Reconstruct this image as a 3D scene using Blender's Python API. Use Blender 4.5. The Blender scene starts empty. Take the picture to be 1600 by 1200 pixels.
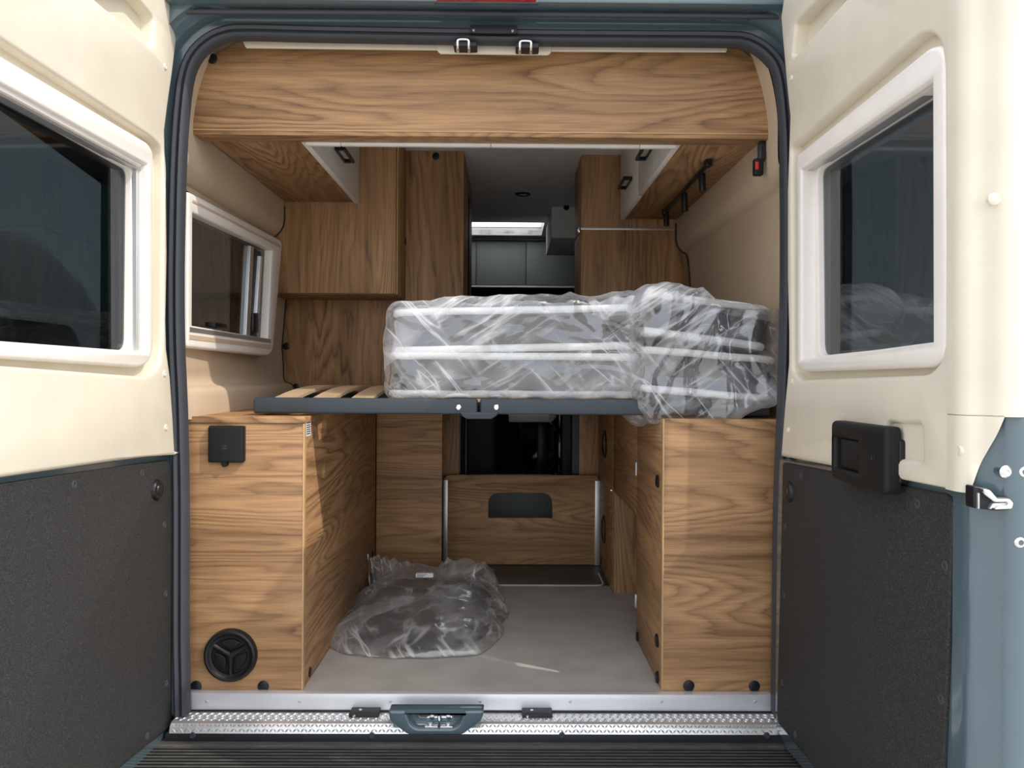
import bpy, bmesh, math, random
from mathutils import Vector, Matrix, noise
from mathutils.geometry import tessellate_polygon
random.seed(7)
S = bpy.context.scene
COL = S.collection
PI = math.pi

# ------------------------------------------------------------------ camera
F = 1200.0
CAM = Vector((0, 0, 0.853))
ROT = (Matrix.Rotation(math.radians(-0.4), 3, 'Z') @ Matrix.Rotation(PI / 2, 3, 'X') @ Matrix.Rotation(math.radians(0.33), 3, 'Z'))
cd = bpy.data.cameras.new('camera'); cam = bpy.data.objects.new('camera', cd); COL.objects.link(cam)
cam.matrix_world = Matrix.Translation(CAM) @ ROT.to_4x4()
cd.sensor_width = 36; cd.lens = F / 1600 * 36; cd.shift_y = -10 / 1600; cd.clip_start = 0.02; cd.clip_end = 400
S.camera = cam
# ------------------------------------------------------------------ light
SUN_DIR = Vector((-0.880 * 0.695, 0.475 * 0.695, -0.719)).normalized()      # the way the rays travel
sd = bpy.data.lights.new('sun', 'SUN'); sun = bpy.data.objects.new('sun', sd); COL.objects.link(sun)
sun.rotation_euler = SUN_DIR.to_track_quat('-Z', 'Y').to_euler(); sun.location = (6, -4, 9)
sd.energy = 1.9; sd.angle = math.radians(0.55); sd.color = (1.0, 0.93, 0.82)
W = bpy.data.worlds.new('world'); S.world = W; W.use_nodes = True
wn, wl = W.node_tree.nodes, W.node_tree.links
wn.clear()
wo = wn.new('ShaderNodeOutputWorld'); bg = wn.new('ShaderNodeBackground')
sky = wn.new('ShaderNodeTexSky'); sky.sky_type = 'NISHITA'; sky.sun_disc = False
sky.sun_elevation = math.radians(56); sky.sun_rotation = math.radians(125); sky.air_density = 1.0; sky.dust_density = 2.0
mixw = wn.new('ShaderNodeMix'); mixw.data_type = 'RGBA'; mixw.inputs[0].default_value = 0.55
mulw = wn.new('ShaderNodeMix'); mulw.data_type = 'RGBA'; mulw.blend_type = 'MULTIPLY'; mulw.inputs[0].default_value = 1
mulw.inputs[7].default_value = (0.16, 0.16, 0.16, 1)
wl.new(sky.outputs[0], mulw.inputs[6]); wl.new(mulw.outputs[2], mixw.inputs[6]); mixw.inputs[7].default_value = (1.0, 0.98, 0.95, 1)
wl.new(mixw.outputs[2], bg.inputs[0]); bg.inputs[1].default_value = 1.65; wl.new(bg.outputs[0], wo.inputs[0])
S.view_settings.view_transform = 'Standard'; S.view_settings.look = 'None'
S.view_settings.exposure = 0.42; S.view_settings.gamma = 1.0; S.view_settings.use_curve_mapping = False
S.cycles.transparent_max_bounces = 24; S.cycles.max_bounces = 10; S.cycles.diffuse_bounces = 6; S.cycles.sample_clamp_indirect = 6
try: S.cycles.use_denoising = True
except Exception: pass


# ------------------------------------------------------------------ measuring the photograph: where a sight line meets a plane of the van
def ray(px, py): return ROT @ Vector(((px - 800) / F, -(py - 590) / F, -1))
def aty(px, py, y):
    r = ray(px, py); return CAM + r * (y / r.y)
def atx(px, py, x):
    r = ray(px, py); return CAM + r * (x / r.x)
def atz(px, py, z):
    r = ray(px, py); return CAM + r * ((z - CAM.z) / r.z)


# ------------------------------------------------------------------ materials
def new_mat(name):
    m = bpy.data.materials.new(name); m.use_nodes = True
    n, l = m.node_tree.nodes, m.node_tree.links
    return m, n, l, n['Principled BSDF']
def N(n, t, **kw):
    x = n.new('ShaderNode' + t)
    for k, v in kw.items(): setattr(x, k, v)
    return x
def math_node(n, l, op, a, b=None, c=None):
    m = N(n, 'Math', operation=op)
    for i, v in enumerate((a, b, c)):
        if v is None: continue
        if isinstance(v, (int, float)): m.inputs[i].default_value = v
        else: l.new(v, m.inputs[i])
    return m.outputs[0]
def ramp(n, l, src, stops):
    r = N(n, 'ValToRGB'); e = r.color_ramp.elements
    while len(e) < len(stops): e.new(0.5)
    for x, (p, c) in zip(e, stops):
        x.position = p; x.color = (*c, 1) if len(c) == 3 else c
    l.new(src, r.inputs[0]); return r.outputs[0]
def noise_tex(n, l, vec, scale=(1, 1, 1), s=1.0, detail=3, rough=0.5, dist=0.0, loc=(0, 0, 0)):
    mp = N(n, 'Mapping'); mp.inputs[3].default_value = scale; mp.inputs[1].default_value = loc
    l.new(vec, mp.inputs[0])
    t = N(n, 'TexNoise'); t.inputs['Scale'].default_value = s; t.inputs['Detail'].default_value = detail
    t.inputs['Roughness'].default_value = rough; t.inputs['Distortion'].default_value = dist
    l.new(mp.outputs[0], t.inputs[0]); return t.outputs[0]
def bump(n, l, b, h, strength, dist):
    bp = N(n, 'Bump'); bp.inputs['Strength'].default_value = strength; bp.inputs['Distance'].default_value = dist
    l.new(h, bp.inputs['Height']); l.new(bp.outputs[0], b.inputs['Normal'])
def plain(name, col, rough=0.5, metal=0.0, spec=0.5, coat=0.0, grain=None, vary=0.0):
    m, n, l, b = new_mat(name)
    b.inputs['Base Color'].default_value = (*col, 1); b.inputs['Roughness'].default_value = rough
    b.inputs['Metallic'].default_value = metal; b.inputs['Specular IOR Level'].default_value = spec; b.inputs['Coat Weight'].default_value = coat
    b.inputs['Coat Roughness'].default_value = 0.08
    tc = N(n, 'TexCoord')
    v = noise_tex(n, l, tc.outputs['Object'], s=9, detail=4)
    k = 0.04 + vary
    lo = tuple(c * (1 - k) for c in col); hi = tuple(min(1, c * (1 + k)) for c in col)
    l.new(ramp(n, l, v, [(0.3, lo), (0.7, hi)]), b.inputs['Base Color'])
    if grain:
        g = noise_tex(n, l, tc.outputs['Object'], s=grain[0], detail=2)
        bump(n, l, b, g, grain[1], 0.002)
    return m
def wood(name, axis, tint=1.0, off=(0, 0, 0)):
    m, n, l, b = new_mat(name)
    tc = N(n, 'TexCoord'); vec = tc.outputs['Object']
    def sc(al, ac): return tuple(al if i == axis else ac for i in range(3))
    big = noise_tex(n, l, vec, sc(0.42, 3.6), 1.0, 2.0, 0.4, 0.2, off)
    wob = noise_tex(n, l, vec, sc(2.2, 20), 1.0, 3, 0.55, 0.2, off)
    h = math_node(n, l, 'MULTIPLY_ADD', big, 38.0, math_node(n, l, 'MULTIPLY', wob, 2.6))
    fr = math_node(n, l, 'FRACT', h)
    c_l, c_m, c_d, c_k = [tuple(v * tint for v in c) for c in ((0.52, 0.308, 0.150), (0.38, 0.215, 0.103), (0.225, 0.121, 0.058), (0.085, 0.044, 0.022))]
    rings = ramp(n, l, fr, [(0.0, c_d), (0.12, c_m), (0.35, c_l), (0.62, c_m), (0.84, c_d), (0.95, c_k)])
    soft = noise_tex(n, l, vec, sc(1.1, 34), 1.0, 5, 0.65, 0.1, (3, 5, 9))
    base = ramp(n, l, soft, [(0.28, c_d), (0.45, c_m), (0.66, c_l)])
    mask = noise_tex(n, l, vec, sc(1.1, 5), 1.0, 2, 0.5, 0, (7, 1, 4))
    mk = ramp(n, l, mask, [(0.32, (0.12,) * 3), (0.70, (0.72,) * 3)])
    mx = N(n, 'Mix', data_type='RGBA'); l.new(mk, mx.inputs[0]); l.new(base, mx.inputs[6]); l.new(rings, mx.inputs[7])
    fib = noise_tex(n, l, vec, sc(7, 260), 1.0, 3, 0.6)
    fb = ramp(n, l, fib, [(0.3, (0.72,) * 3), (0.6, (1.06,) * 3)])
    m2 = N(n, 'Mix', data_type='RGBA', blend_type='MULTIPLY'); m2.inputs[0].default_value = 0.75
    l.new(mx.outputs[2], m2.inputs[6]); l.new(fb, m2.inputs[7])
    tone = noise_tex(n, l, vec, sc(0.8, 6.5), 1.0, 2, 0.5, 0, (2, 8, 3))
    tn = ramp(n, l, tone, [(0.3, (0.74, 0.72, 0.70)), (0.7, (1.12, 1.12, 1.12))])
    m3 = N(n, 'Mix', data_type='RGBA', blend_type='MULTIPLY'); m3.inputs[0].default_value = 1
    l.new(m2.outputs[2], m3.inputs[6]); l.new(tn, m3.inputs[7])
    l.new(m3.outputs[2], b.inputs['Base Color'])
    b.inputs['Roughness'].default_value = 0.52; b.inputs['Specular IOR Level'].default_value = 0.35
    bump(n, l, b, fib, 0.12, 0.001)
    return m
def glass_mat(name, tint, rough=0.0):
    m, n, l, b = new_mat(name); n.remove(b)
    out = n['Material Output']
    t = N(n, 'BsdfTransparent'); t.inputs[0].default_value = (*tint, 1)
    g = N(n, 'BsdfGlossy'); g.inputs['Roughness'].default_value = rough; g.inputs[0].default_value = (0.95, 0.97, 1, 1)
    lw = N(n, 'LayerWeight'); lw.inputs[0].default_value = 0.5
    fz = math_node(n, l, 'MULTIPLY_ADD', math_node(n, l, 'POWER', lw.outputs['Facing'], 5.0), 0.93, 0.04)
    mx = N(n, 'MixShader'); l.new(fz, mx.inputs[0]); l.new(t.outputs[0], mx.inputs[1]); l.new(g.outputs[0], mx.inputs[2])
    l.new(mx.outputs[0], out.inputs[0]); return m
def film_mat(name, haze=0.10, streak=0.45, gloss=0.16, col=(0.93, 0.94, 0.97)):
    """clear packaging film: see-through, glossy, milky where it is creased"""
    m, n, l, b = new_mat(name); n.remove(b); out = n['Material Output']
    tc = N(n, 'TexCoord'); vec = tc.outputs['Object']
    t = N(n, 'BsdfTransparent'); t.inputs[0].default_value = (0.97, 0.97, 0.98, 1)
    g = N(n, 'BsdfGlossy'); g.inputs['Roughness'].default_value = 0.10
    d = N(n, 'BsdfDiffuse'); d.inputs[0].default_value = (*col, 1)
    tr = N(n, 'BsdfTranslucent'); tr.inputs[0].default_value = (*col, 1)
    dd = N(n, 'MixShader'); dd.inputs[0].default_value = 0.35; l.new(d.outputs[0], dd.inputs[1]); l.new(tr.outputs[0], dd.inputs[2])
    lw = N(n, 'LayerWeight'); lw.inputs[0].default_value = 0.32
    gl = math_node(n, l, 'MULTIPLY_ADD', lw.outputs['Facing'], 0.4, gloss)
    m1 = N(n, 'MixShader'); l.new(gl, m1.inputs[0]); l.new(t.outputs[0], m1.inputs[1]); l.new(g.outputs[0], m1.inputs[2])
    mp = N(n, 'Mapping'); mp.inputs[2].default_value = (0, math.radians(32), 0); l.new(vec, mp.inputs[0])
    a = noise_tex(n, l, mp.outputs[0], (1.9, 5, 17), 1.0, 3, 0.5, 0.25)
    wv = noise_tex(n, l, vec, (4, 4, 4), 1.0, 2, 0.5)
    va = N(n, 'VectorMath', operation='MULTIPLY_ADD'); l.new(wv, va.inputs[0]); va.inputs[1].default_value = (0.06, 0.06, 0.06); l.new(vec, va.inputs[2])
    mp2 = N(n, 'Mapping'); mp2.inputs[2].default_value = (0, math.radians(-24), 0); mp2.inputs[3].default_value = (6.5, 6, 12); l.new(va.outputs[0], mp2.inputs[0])
    vo = N(n, 'TexVoronoi', feature='DISTANCE_TO_EDGE'); vo.inputs['Scale'].default_value = 1.0; l.new(mp2.outputs[0], vo.inputs[0])
    c = math_node(n, l, 'ADD', math_node(n, l, 'MINIMUM', vo.outputs['Distance'], 0.25), 0.5)
    mp3 = N(n, 'Mapping'); mp3.inputs[2].default_value = (0.2, math.radians(-48), 0.15); l.new(vec, mp3.inputs[0])
    b2 = noise_tex(n, l, mp3.outputs[0], (2.2, 6, 21), 1.0, 2, 0.5, 0.3, (5, 1, 2))
    few = ramp(n, l, noise_tex(n, l, vec, (5, 5, 7), 1.0, 2, 0.5, 0.3, (9, 3, 1)), [(0.50, (0.0,) * 3), (0.62, (0.8,) * 3)])
    def ridge(x, w):
        q = math_node(n, l, 'ABSOLUTE', math_node(n, l, 'SUBTRACT', x, 0.5))
        mr = N(n, 'MapRange'); mr.inputs[1].default_value = 0; mr.inputs[2].default_value = w; mr.inputs[3].default_value = 1; mr.inputs[4].default_value = 0
        l.new(q, mr.inputs[0]); return math_node(n, l, 'POWER', mr.outputs[0], 1.7)
    msk = ramp(n, l, noise_tex(n, l, vec, (3, 3, 5), 1.0, 2, 0.5, 0.6, (1, 6, 2)), [(0.36, (0.15,) * 3), (0.62, (1,) * 3)])
    sel = ramp(n, l, noise_tex(n, l, vec, (4, 3, 3), 1.0, 1, 0.5, 0.4, (6, 6, 1)), [(0.46, (0,) * 3), (0.54, (1,) * 3)])
    mxr = N(n, 'Mix', data_type='FLOAT'); l.new(sel, mxr.inputs[0]); l.new(ridge(a, 0.075), mxr.inputs[2]); l.new(ridge(b2, 0.05), mxr.inputs[3])
    rr = math_node(n, l, 'MULTIPLY', math_node(n, l, 'MAXIMUM', mxr.outputs[0], math_node(n, l, 'MULTIPLY', ridge(c, 0.03), few)), msk)
    patch = ramp(n, l, noise_tex(n, l, mp.outputs[0], (3.5, 4, 8), 1.0, 3, 0.55, 0.5, (2, 9, 5)), [(0.47, (0,) * 3), (0.68, (0.30,) * 3)])
    hz = math_node(n, l, 'ADD', math_node(n, l, 'MULTIPLY_ADD', rr, streak, math_node(n, l, 'MULTIPLY_ADD', lw.outputs['Facing'], 0.22, haze)), patch)
    m2 = N(n, 'MixShader'); l.new(hz, m2.inputs[0]); l.new(m1.outputs[0], m2.inputs[1]); l.new(dd.outputs[0], m2.inputs[2])
    l.new(m2.outputs[0], out.inputs[0])
    bp = N(n, 'Bump'); bp.inputs['Strength'].default_value = 0.6; bp.inputs['Distance'].default_value = 0.008
    l.new(math_node(n, l, 'ADD', a, math_node(n, l, 'MULTIPLY', c, 0.7)), bp.inputs['Height'])
    for s in (g, d): l.new(bp.outputs[0], s.inputs['Normal'])
    return m

M = {}
M['wood_h'] = wood('laminate along x', 0)
M['wood_h2'] = wood('laminate along x b', 0, 1.0, (3.3, 1.7, 4.1))
M['wood_y'] = wood('laminate along y', 1, 1.0)
M['wood_v'] = wood('laminate upright', 2, 1.0, (1, 2, 3))
M['wood_edge'] = plain('laminate edge band', (0.52, 0.33, 0.16), 0.5, vary=0.1)
M['cream'] = plain('cream plastic', (0.74, 0.68, 0.555), 0.42, spec=0.4, grain=(420, 0.05))
M['screw_cream'] = plain('cream screw cover', (0.74, 0.70, 0.58), 0.4)
M['white_frame'] = plain('off white frame', (0.86, 0.81, 0.75), 0.35)
M['white_door'] = plain('white cupboard door', (0.80, 0.78, 0.74), 0.3)
M['blue'] = plain('grey blue paint', (0.080, 0.124, 0.147), 0.25, 0.0, 0.5, 0.9)
M['blue_roof'] = M['blue']
M['seal'] = plain('dark rubber', (0.05, 0.054, 0.064), 0.5, spec=0.35)
M['rubber'] = plain('black rubber', (0.012, 0.013, 0.015), 0.55)
M['black'] = plain('black plastic', (0.009, 0.009, 0.011), 0.38, spec=0.4)
M['blacksoft'] = plain('matt black plastic', (0.009, 0.009, 0.0095), 0.55, spec=0.3, grain=(900, 0.1))
M['lining'] = plain('beige wall lining', (0.56, 0.435, 0.31), 0.8, spec=0.2, grain=(600, 0.25))
M['headliner'] = plain('light ceiling lining', (0.84, 0.83, 0.81), 0.7, spec=0.2)
M['alu'] = plain('brushed aluminium', (0.84, 0.85, 0.88), 0.42, 0.55)
M['alu_matt'] = plain('matt aluminium', (0.62, 0.62, 0.62), 0.42, 0.85)
M['tread'] = plain('tread plate metal', (0.74, 0.74, 0.73), 0.32, 0.75, vary=0.1)
M['chrome'] = plain('chrome', (0.85, 0.85, 0.85), 0.12, 1.0)
M['steel'] = plain('grey coated steel', (0.042, 0.055, 0.067), 0.45, 0.1, 0.4)
M['pvc'] = plain('grey floor vinyl', (0.42, 0.395, 0.36), 0.45, spec=0.4, vary=0.08)
M['darkfloor'] = plain('dark plank vinyl', (0.085, 0.078, 0.072), 0.5, vary=0.3)
M['slat'] = plain('birch slat', (0.56, 0.40, 0.25), 0.5, vary=0.15)
M['mesh_fabric'] = plain('charcoal spacer fabric', (0.075, 0.072, 0.080), 0.85, spec=0.2, grain=(700, 0.5))
M['white_fabric'] = plain('white quilted ticking', (0.83, 0.84, 0.83), 0.8, spec=0.2, grain=(160, 0.5))
M['dark_cloth'] = plain('navy black cloth', (0.022, 0.024, 0.030), 0.8, spec=0.2, vary=0.3)
M['film'] = film_mat('clear mattress film', 0.035, 0.62, 0.16)
M['film_bag'] = film_mat('clear bag film', 0.05, 0.55, 0.14, (0.90, 0.90, 0.88))
M['tinted'] = glass_mat('tinted acrylic', (0.40, 0.425, 0.43))
M['tinted_side'] = glass_mat('tinted acrylic with blind', (0.42, 0.40, 0.38))
M['red'] = plain('red lens', (0.42, 0.01, 0.03), 0.2, coat=0.6)
M['redbtn'] = plain('red button', (0.6, 0.03, 0.02), 0.4)
M['paper'] = plain('white paper', (0.82, 0.82, 0.82), 0.7)
M['ink'] = plain('dark ink', (0.05, 0.05, 0.06), 0.7)
M['dark_cab'] = plain('dark grey upholstery', (0.03, 0.034, 0.042), 0.7)
M['teal_cab'] = plain('grey green panel', (0.22, 0.245, 0.245), 0.55)
M['gloss_black'] = plain('gloss black', (0.008, 0.009, 0.014), 0.08)
M['skin_white'] = plain('white van paint', (0.72, 0.73, 0.74), 0.3, coat=0.4)
mm, nn, ll, bb = new_mat('speckled rubber panel')
tcx = N(nn, 'TexCoord')
sp = noise_tex(nn, ll, tcx.outputs['Object'], s=420, detail=2, rough=0.7)
ll.new(ramp(nn, ll, sp, [(0.35, (0.018, 0.018, 0.0185)), (0.62, (0.048, 0.048, 0.048)), (0.75, (0.10, 0.10, 0.10))]), bb.inputs['Base Color'])
bb.inputs['Roughness'].default_value = 0.7; bb.inputs['Specular IOR Level'].default_value = 0.25
bump(nn, ll, bb, sp, 0.5, 0.002); M['panel'] = mm
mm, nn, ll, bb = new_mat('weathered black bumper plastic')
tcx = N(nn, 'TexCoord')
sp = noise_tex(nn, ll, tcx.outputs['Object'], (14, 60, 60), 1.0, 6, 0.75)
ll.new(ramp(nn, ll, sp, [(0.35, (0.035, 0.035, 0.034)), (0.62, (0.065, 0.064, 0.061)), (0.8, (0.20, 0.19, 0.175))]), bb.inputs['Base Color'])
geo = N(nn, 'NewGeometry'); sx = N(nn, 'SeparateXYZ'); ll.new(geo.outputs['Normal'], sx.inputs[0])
dust_shade = ramp(nn, ll, sx.outputs[2], [(0.3, (0.18, 0.18, 0.18)), (0.95, (1.5, 1.48, 1.42))])  # dusty tops lightened, upright rib faces darkened: shading put into the colour
dm = N(nn, 'Mix', data_type='RGBA', blend_type='MULTIPLY'); dm.inputs[0].default_value = 1; ll.new(dust_shade, dm.inputs[7])
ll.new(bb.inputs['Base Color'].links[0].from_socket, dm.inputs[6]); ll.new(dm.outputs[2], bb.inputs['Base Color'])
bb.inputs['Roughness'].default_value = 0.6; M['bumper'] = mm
mm, nn, ll, bb = new_mat('paving')
tcx = N(nn, 'TexCoord')
sp = noise_tex(nn, ll, tcx.outputs['Object'], s=60, detail=6, rough=0.7)
ll.new(ramp(nn, ll, sp, [(0.3, (0.38, 0.37, 0.35)), (0.7, (0.54, 0.53, 0.50))]), bb.inputs['Base Color']); bb.inputs['Roughness'].default_value = 0.9
M['ground'] = mm
mm, nn, ll, bb = new_mat('frosted roof light')
nn.remove(bb); a = N(nn, 'BsdfTranslucent'); a.inputs[0].default_value = (0.9, 0.9, 0.9, 1); ll.new(a.outputs[0], nn['Material Output'].inputs[0]); M['frost'] = mm

# ------------------------------------------------------------------ mesh helpers (all coordinates are world metres)
LOC = {}
def link(o, parent):
    COL.objects.link(o)
    if parent is not None: o.parent = parent
def base_of(parent):
    return Vector((0, 0, 0)) if parent is None else LOC[parent.name]
def tag(o, label, cat, group=None, kind=None):
    if label: o['label'] = label
    if cat: o['category'] = cat
    if group: o['group'] = group
    if kind: o['kind'] = kind
    return o
def thing(name, loc, label, cat, group=None, kind=None):
    o = bpy.data.objects.new(name, None); COL.objects.link(o); o.location = loc; o.empty_display_size = 0.05
    LOC[o.name] = Vector(loc); return tag(o, label, cat, group, kind)
def mesh(name, verts, faces, mat, parent=None, smooth=None, at=None):
    """one mesh object; vertices in world metres, stored about the parent's base (or about AT for a thing of its own)"""
    bz = base_of(parent) if parent is not None else Vector(at or (0, 0, 0))
    me = bpy.data.meshes.new(name); me.from_pydata([Vector(v) - bz for v in verts], [], faces); me.validate()
    bm = bmesh.new(); bm.from_mesh(me); bmesh.ops.recalc_face_normals(bm, faces=bm.faces); bm.to_mesh(me); bm.free()
    me.materials.append(M[mat] if isinstance(mat, str) else mat)
    if smooth is not None:
        for p in me.polygons: p.use_smooth = True
        me.set_sharp_from_angle(angle=math.radians(smooth))
    o = bpy.data.objects.new(name, me); link(o, parent)
    if parent is None: o.location = bz
    LOC[o.name] = bz; return o
def from_bm(bm):
    bm.verts.index_update(); return [v.co.copy() for v in bm.verts], [[v.index for v in f.verts] for f in bm.faces]
def box_geo(x0, x1, y0, y1, z0, z1, bev=0.0, seg=2):
    bm = bmesh.new()
    bmesh.ops.create_cube(bm, size=1, matrix=Matrix.Translation(((x0 + x1) / 2, (y0 + y1) / 2, (z0 + z1) / 2)) @ Matrix.Diagonal((abs(x1 - x0), abs(y1 - y0), abs(z1 - z0), 1)))
    if bev > 0: bmesh.ops.bevel(bm, geom=bm.edges[:], offset=bev, segments=seg, affect='EDGES', profile=0.5)
    g = from_bm(bm); bm.free(); return g
def box(name, b, mat, parent=None, bev=0.002, at=None, seg=2):
    v, f = box_geo(*b, bev=bev, seg=seg)
    return mesh(name, v, f, mat, parent, 40 if bev else None, at)
def join(*gs):
    V, Fc = [], []
    for v, f in gs:
        k = len(V); V += list(v); Fc += [[i + k for i in q] for q in f]
    return V, Fc
def tube_geo(pts, r, seg=8, closed=False, flat=None):
    pts = [Vector(p) for p in pts]; V, Fc = [], []; n = len(pts); up = None
    for i, p in enumerate(pts):
        if closed: t = (pts[(i + 1) % n] - pts[i - 1]).normalized()
        else: t = (pts[min(i + 1, n - 1)] - pts[max(i - 1, 0)]).normalized()
        if up is None: up = t.orthogonal().normalized()
        up = (up - t * up.dot(t)).normalized(); sd_ = t.cross(up)
        rr = r[i] if isinstance(r, (list, tuple)) else r
        for k in range(seg):
            a = 2 * PI * k / seg; V.append(p + up * (math.cos(a) * rr) + sd_ * (math.sin(a) * rr))
    m = n if closed else n - 1
    for i in range(m):
        for k in range(seg):
            a, b_ = i * seg + k, i * seg + (k + 1) % seg; c = ((i + 1) % n) * seg
            Fc.append([a, b_, c + (k + 1) % seg, c + k])
    if not closed:
        Fc.append(list(range(seg))[::-1]); Fc.append([(n - 1) * seg + k for k in range(seg)])
    return V, Fc
def tube(name, pts, r, mat, parent=None, seg=8, closed=False, at=None):
    v, f = tube_geo(pts, r, seg, closed); return mesh(name, v, f, mat, parent, 50, at)
def lathe_geo(c, axis, prof, seg=24):
    """prof: [(radius, height along axis)], closed at both ends when the radius is 0 there"""
    c, ax = Vector(c), Vector(axis).normalized(); u = ax.orthogonal().normalized(); w = ax.cross(u); V, Fc = [], []
    for r, h in prof:
        for k in range(seg):
            a = 2 * PI * k / seg; V.append(c + ax * h + u * (r * math.cos(a)) + w * (r * math.sin(a)))
    for i in range(len(prof) - 1):
        for k in range(seg):
            a, b_ = i * seg + k, i * seg + (k + 1) % seg; Fc.append([a, b_, b_ + seg, a + seg])
    Fc.append(list(range(seg))[::-1]); Fc.append([(len(prof) - 1) * seg + k for k in range(seg)])
    return V, Fc
def lathe(name, c, axis, prof, mat, parent=None, seg=24, at=None):
    v, f = lathe_geo(c, axis, prof, seg); return mesh(name, v, f, mat, parent, 35, at)
def cap(name, c, axis, r, h, mat, parent, seg=16):
    return lathe(name, c, axis, [(r, -0.002), (r, h * 0.5), (r * 0.82, h), (0.0004, h)], mat, parent, seg)
def area(p): return 0.5 * sum(p[i][0] * p[(i + 1) % len(p)][1] - p[(i + 1) % len(p)][0] * p[i][1] for i in range(len(p)))
def round_poly(pts, rad, seg=5):
    out = []; n = len(pts)
    for i in range(n):
        p = Vector(pts[i]); a = Vector(pts[i - 1]) - p; b = Vector(pts[(i + 1) % n]) - p
        r = rad[i] if isinstance(rad, (list, tuple)) else rad
        if r <= 0 or a.length < 1e-6 or b.length < 1e-6: out.append(tuple(p)); continue
        d = min(r, a.length * 0.48, b.length * 0.48); A, B = p + a.normalized() * d, p + b.normalized() * d
        for k in range(seg + 1):
            t = k / seg; q = A * (1 - t) ** 2 + p * (2 * t * (1 - t)) + B * t * t; out.append((q.x, q.y))
    return out
def offset_poly(p, d):
    """move a loop inward by d (counted positive into the loop)"""
    n = len(p); s = 1 if area(p) > 0 else -1; out = []
    for i in range(n):
        a, b, c = Vector(p[i - 1]), Vector(p[i]), Vector(p[(i + 1) % n])
        e1, e2 = (b - a), (c - b)
        if e1.length < 1e-9: e1 = e2
        if e2.length < 1e-9: e2 = e1
        e1, e2 = e1.normalized(), e2.normalized()
        n1, n2 = Vector((-e1.y, e1.x)) * s, Vector((-e2.y, e2.x)) * s
        q = (n1 + n2); q = n1 if q.length < 1e-6 else q.normalized()
        k = min(2.0, 1 / max(0.3, q.dot(n1))); w = b + q * d * k; out.append((w.x, w.y))
    return out
def plate_geo(outline, holes, fr, d0, d1, bev=0.0, seg=3):
    """a slab between depths d0 (back) and d1 (front, towards n) of frame FR = (origin, u, v, n), its front edges rounded"""
    O, u, v, nrm = fr; bm = bmesh.new()
    def pt(q, d): return O + u * q[0] + v * q[1] + nrm * d
    front, back = [], []
    for k, lp in enumerate([outline] + list(holes)):
        sgn = 1 if k == 0 else -1
        levels = [(0, d0)]
        if bev > 0:
            for j in range(seg + 1):
                a = j / seg * PI / 2; levels.append((bev * (1 - math.cos(a)), d1 - bev + bev * math.sin(a)))
        else: levels.append((0, d1))
        rings = [[bm.verts.new(pt(q, d)) for q in (offset_poly(lp, o * sgn) if o else lp)] for o, d in levels]
        for r0, r1 in zip(rings, rings[1:]):
            m = len(r0)
            for i in range(m): bm.faces.new((r0[i], r0[(i + 1) % m], r1[(i + 1) % m], r1[i]))
        front.append(rings[-1]); back.append(rings[0])
    for grp in (front, back):
        flat = [q for r in grp for q in r]
        loops = [[Vector(((q.co - O).dot(u), (q.co - O).dot(v), 0)) for q in r] for r in grp]
        for tri in tessellate_polygon(loops):
            if len(set(tri)) == 3 and bm.faces.get([flat[i] for i in tri]) is None: bm.faces.new([flat[i] for i in tri])
    g = from_bm(bm); bm.free(); return g
def plate(name, outline, holes, fr, d0, d1, mat, parent=None, bev=0.0, at=None, seg=3):
    v, f = plate_geo(outline, holes, fr, d0, d1, bev, seg); return mesh(name, v, f, mat, parent, 40, at)
def sweep_geo(path, nrm, prof, closed_prof=True):
    """path: 3D points, nrm: outward unit vector at each; prof: [(offset outward, shift along y)]"""
    V, Fc = [], []; k = len(prof)
    for p, n_ in zip(path, nrm):
        for o, y in prof: V.append(p + n_ * o + Vector((0, y, 0)))
    for i in range(len(path) - 1):
        for j in range(k if closed_prof else k - 1):
            a, b = i * k + j, i * k + (j + 1) % k; Fc.append([a, b, b + k, a + k])
    if closed_prof: Fc.append(list(range(k))); Fc.append([(len(path) - 1) * k + j for j in range(k)])
    return V, Fc
XF = (Vector((0, 0, 0)), Vector((1, 0, 0)), Vector((0, 0, 1)), Vector((0, -1, 0)))   # a board facing the rear: (x, z), depth counted towards the viewer
def fr_y(y): return (Vector((0, y, 0)), Vector((1, 0, 0)), Vector((0, 0, 1)), Vector((0, -1, 0)))
def fr_x(x, s=1): return (Vector((x, 0, 0)), Vector((0, 1, 0)), Vector((0, 0, 1)), Vector((s, 0, 0)))
def rect(a0, a1, b0, b1): return [(a0, b0), (a1, b0), (a1, b1), (a0, b1)]

# ------------------------------------------------------------------ main measures
YC = 2.09            # rear faces of the floor cabinets
YO = 2.03            # the door opening
ZU = 1.53            # underside of the overhead cupboards
ZC = 1.805           # ceiling
GZ = -0.62           # ground outside
FRONT = 7.0

# ================================================================== SETTING
def struct(o): o['kind'] = 'structure'; return o
# ground outside
struct(box('ground', (-40, 40, -40, 40, GZ - 0.2, GZ), 'ground', None, 0))
# van floor
struct(box('floor', (-0.86, 0.73, 2.072, 3.15, -0.04, 0), 'pvc', None, 0.0))
fl2 = struct(mesh('floor_front', *box_geo(-0.9, 0.78, 3.15, FRONT, -0.04, -0.002), 'darkfloor'))
fl2.name = 'floor_aisle'
underfloor = struct(box('floor_underbody', (-0.93, 0.80, 2.06, FRONT, -0.12, -0.045), 'rubber', None, 0.0))
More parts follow.
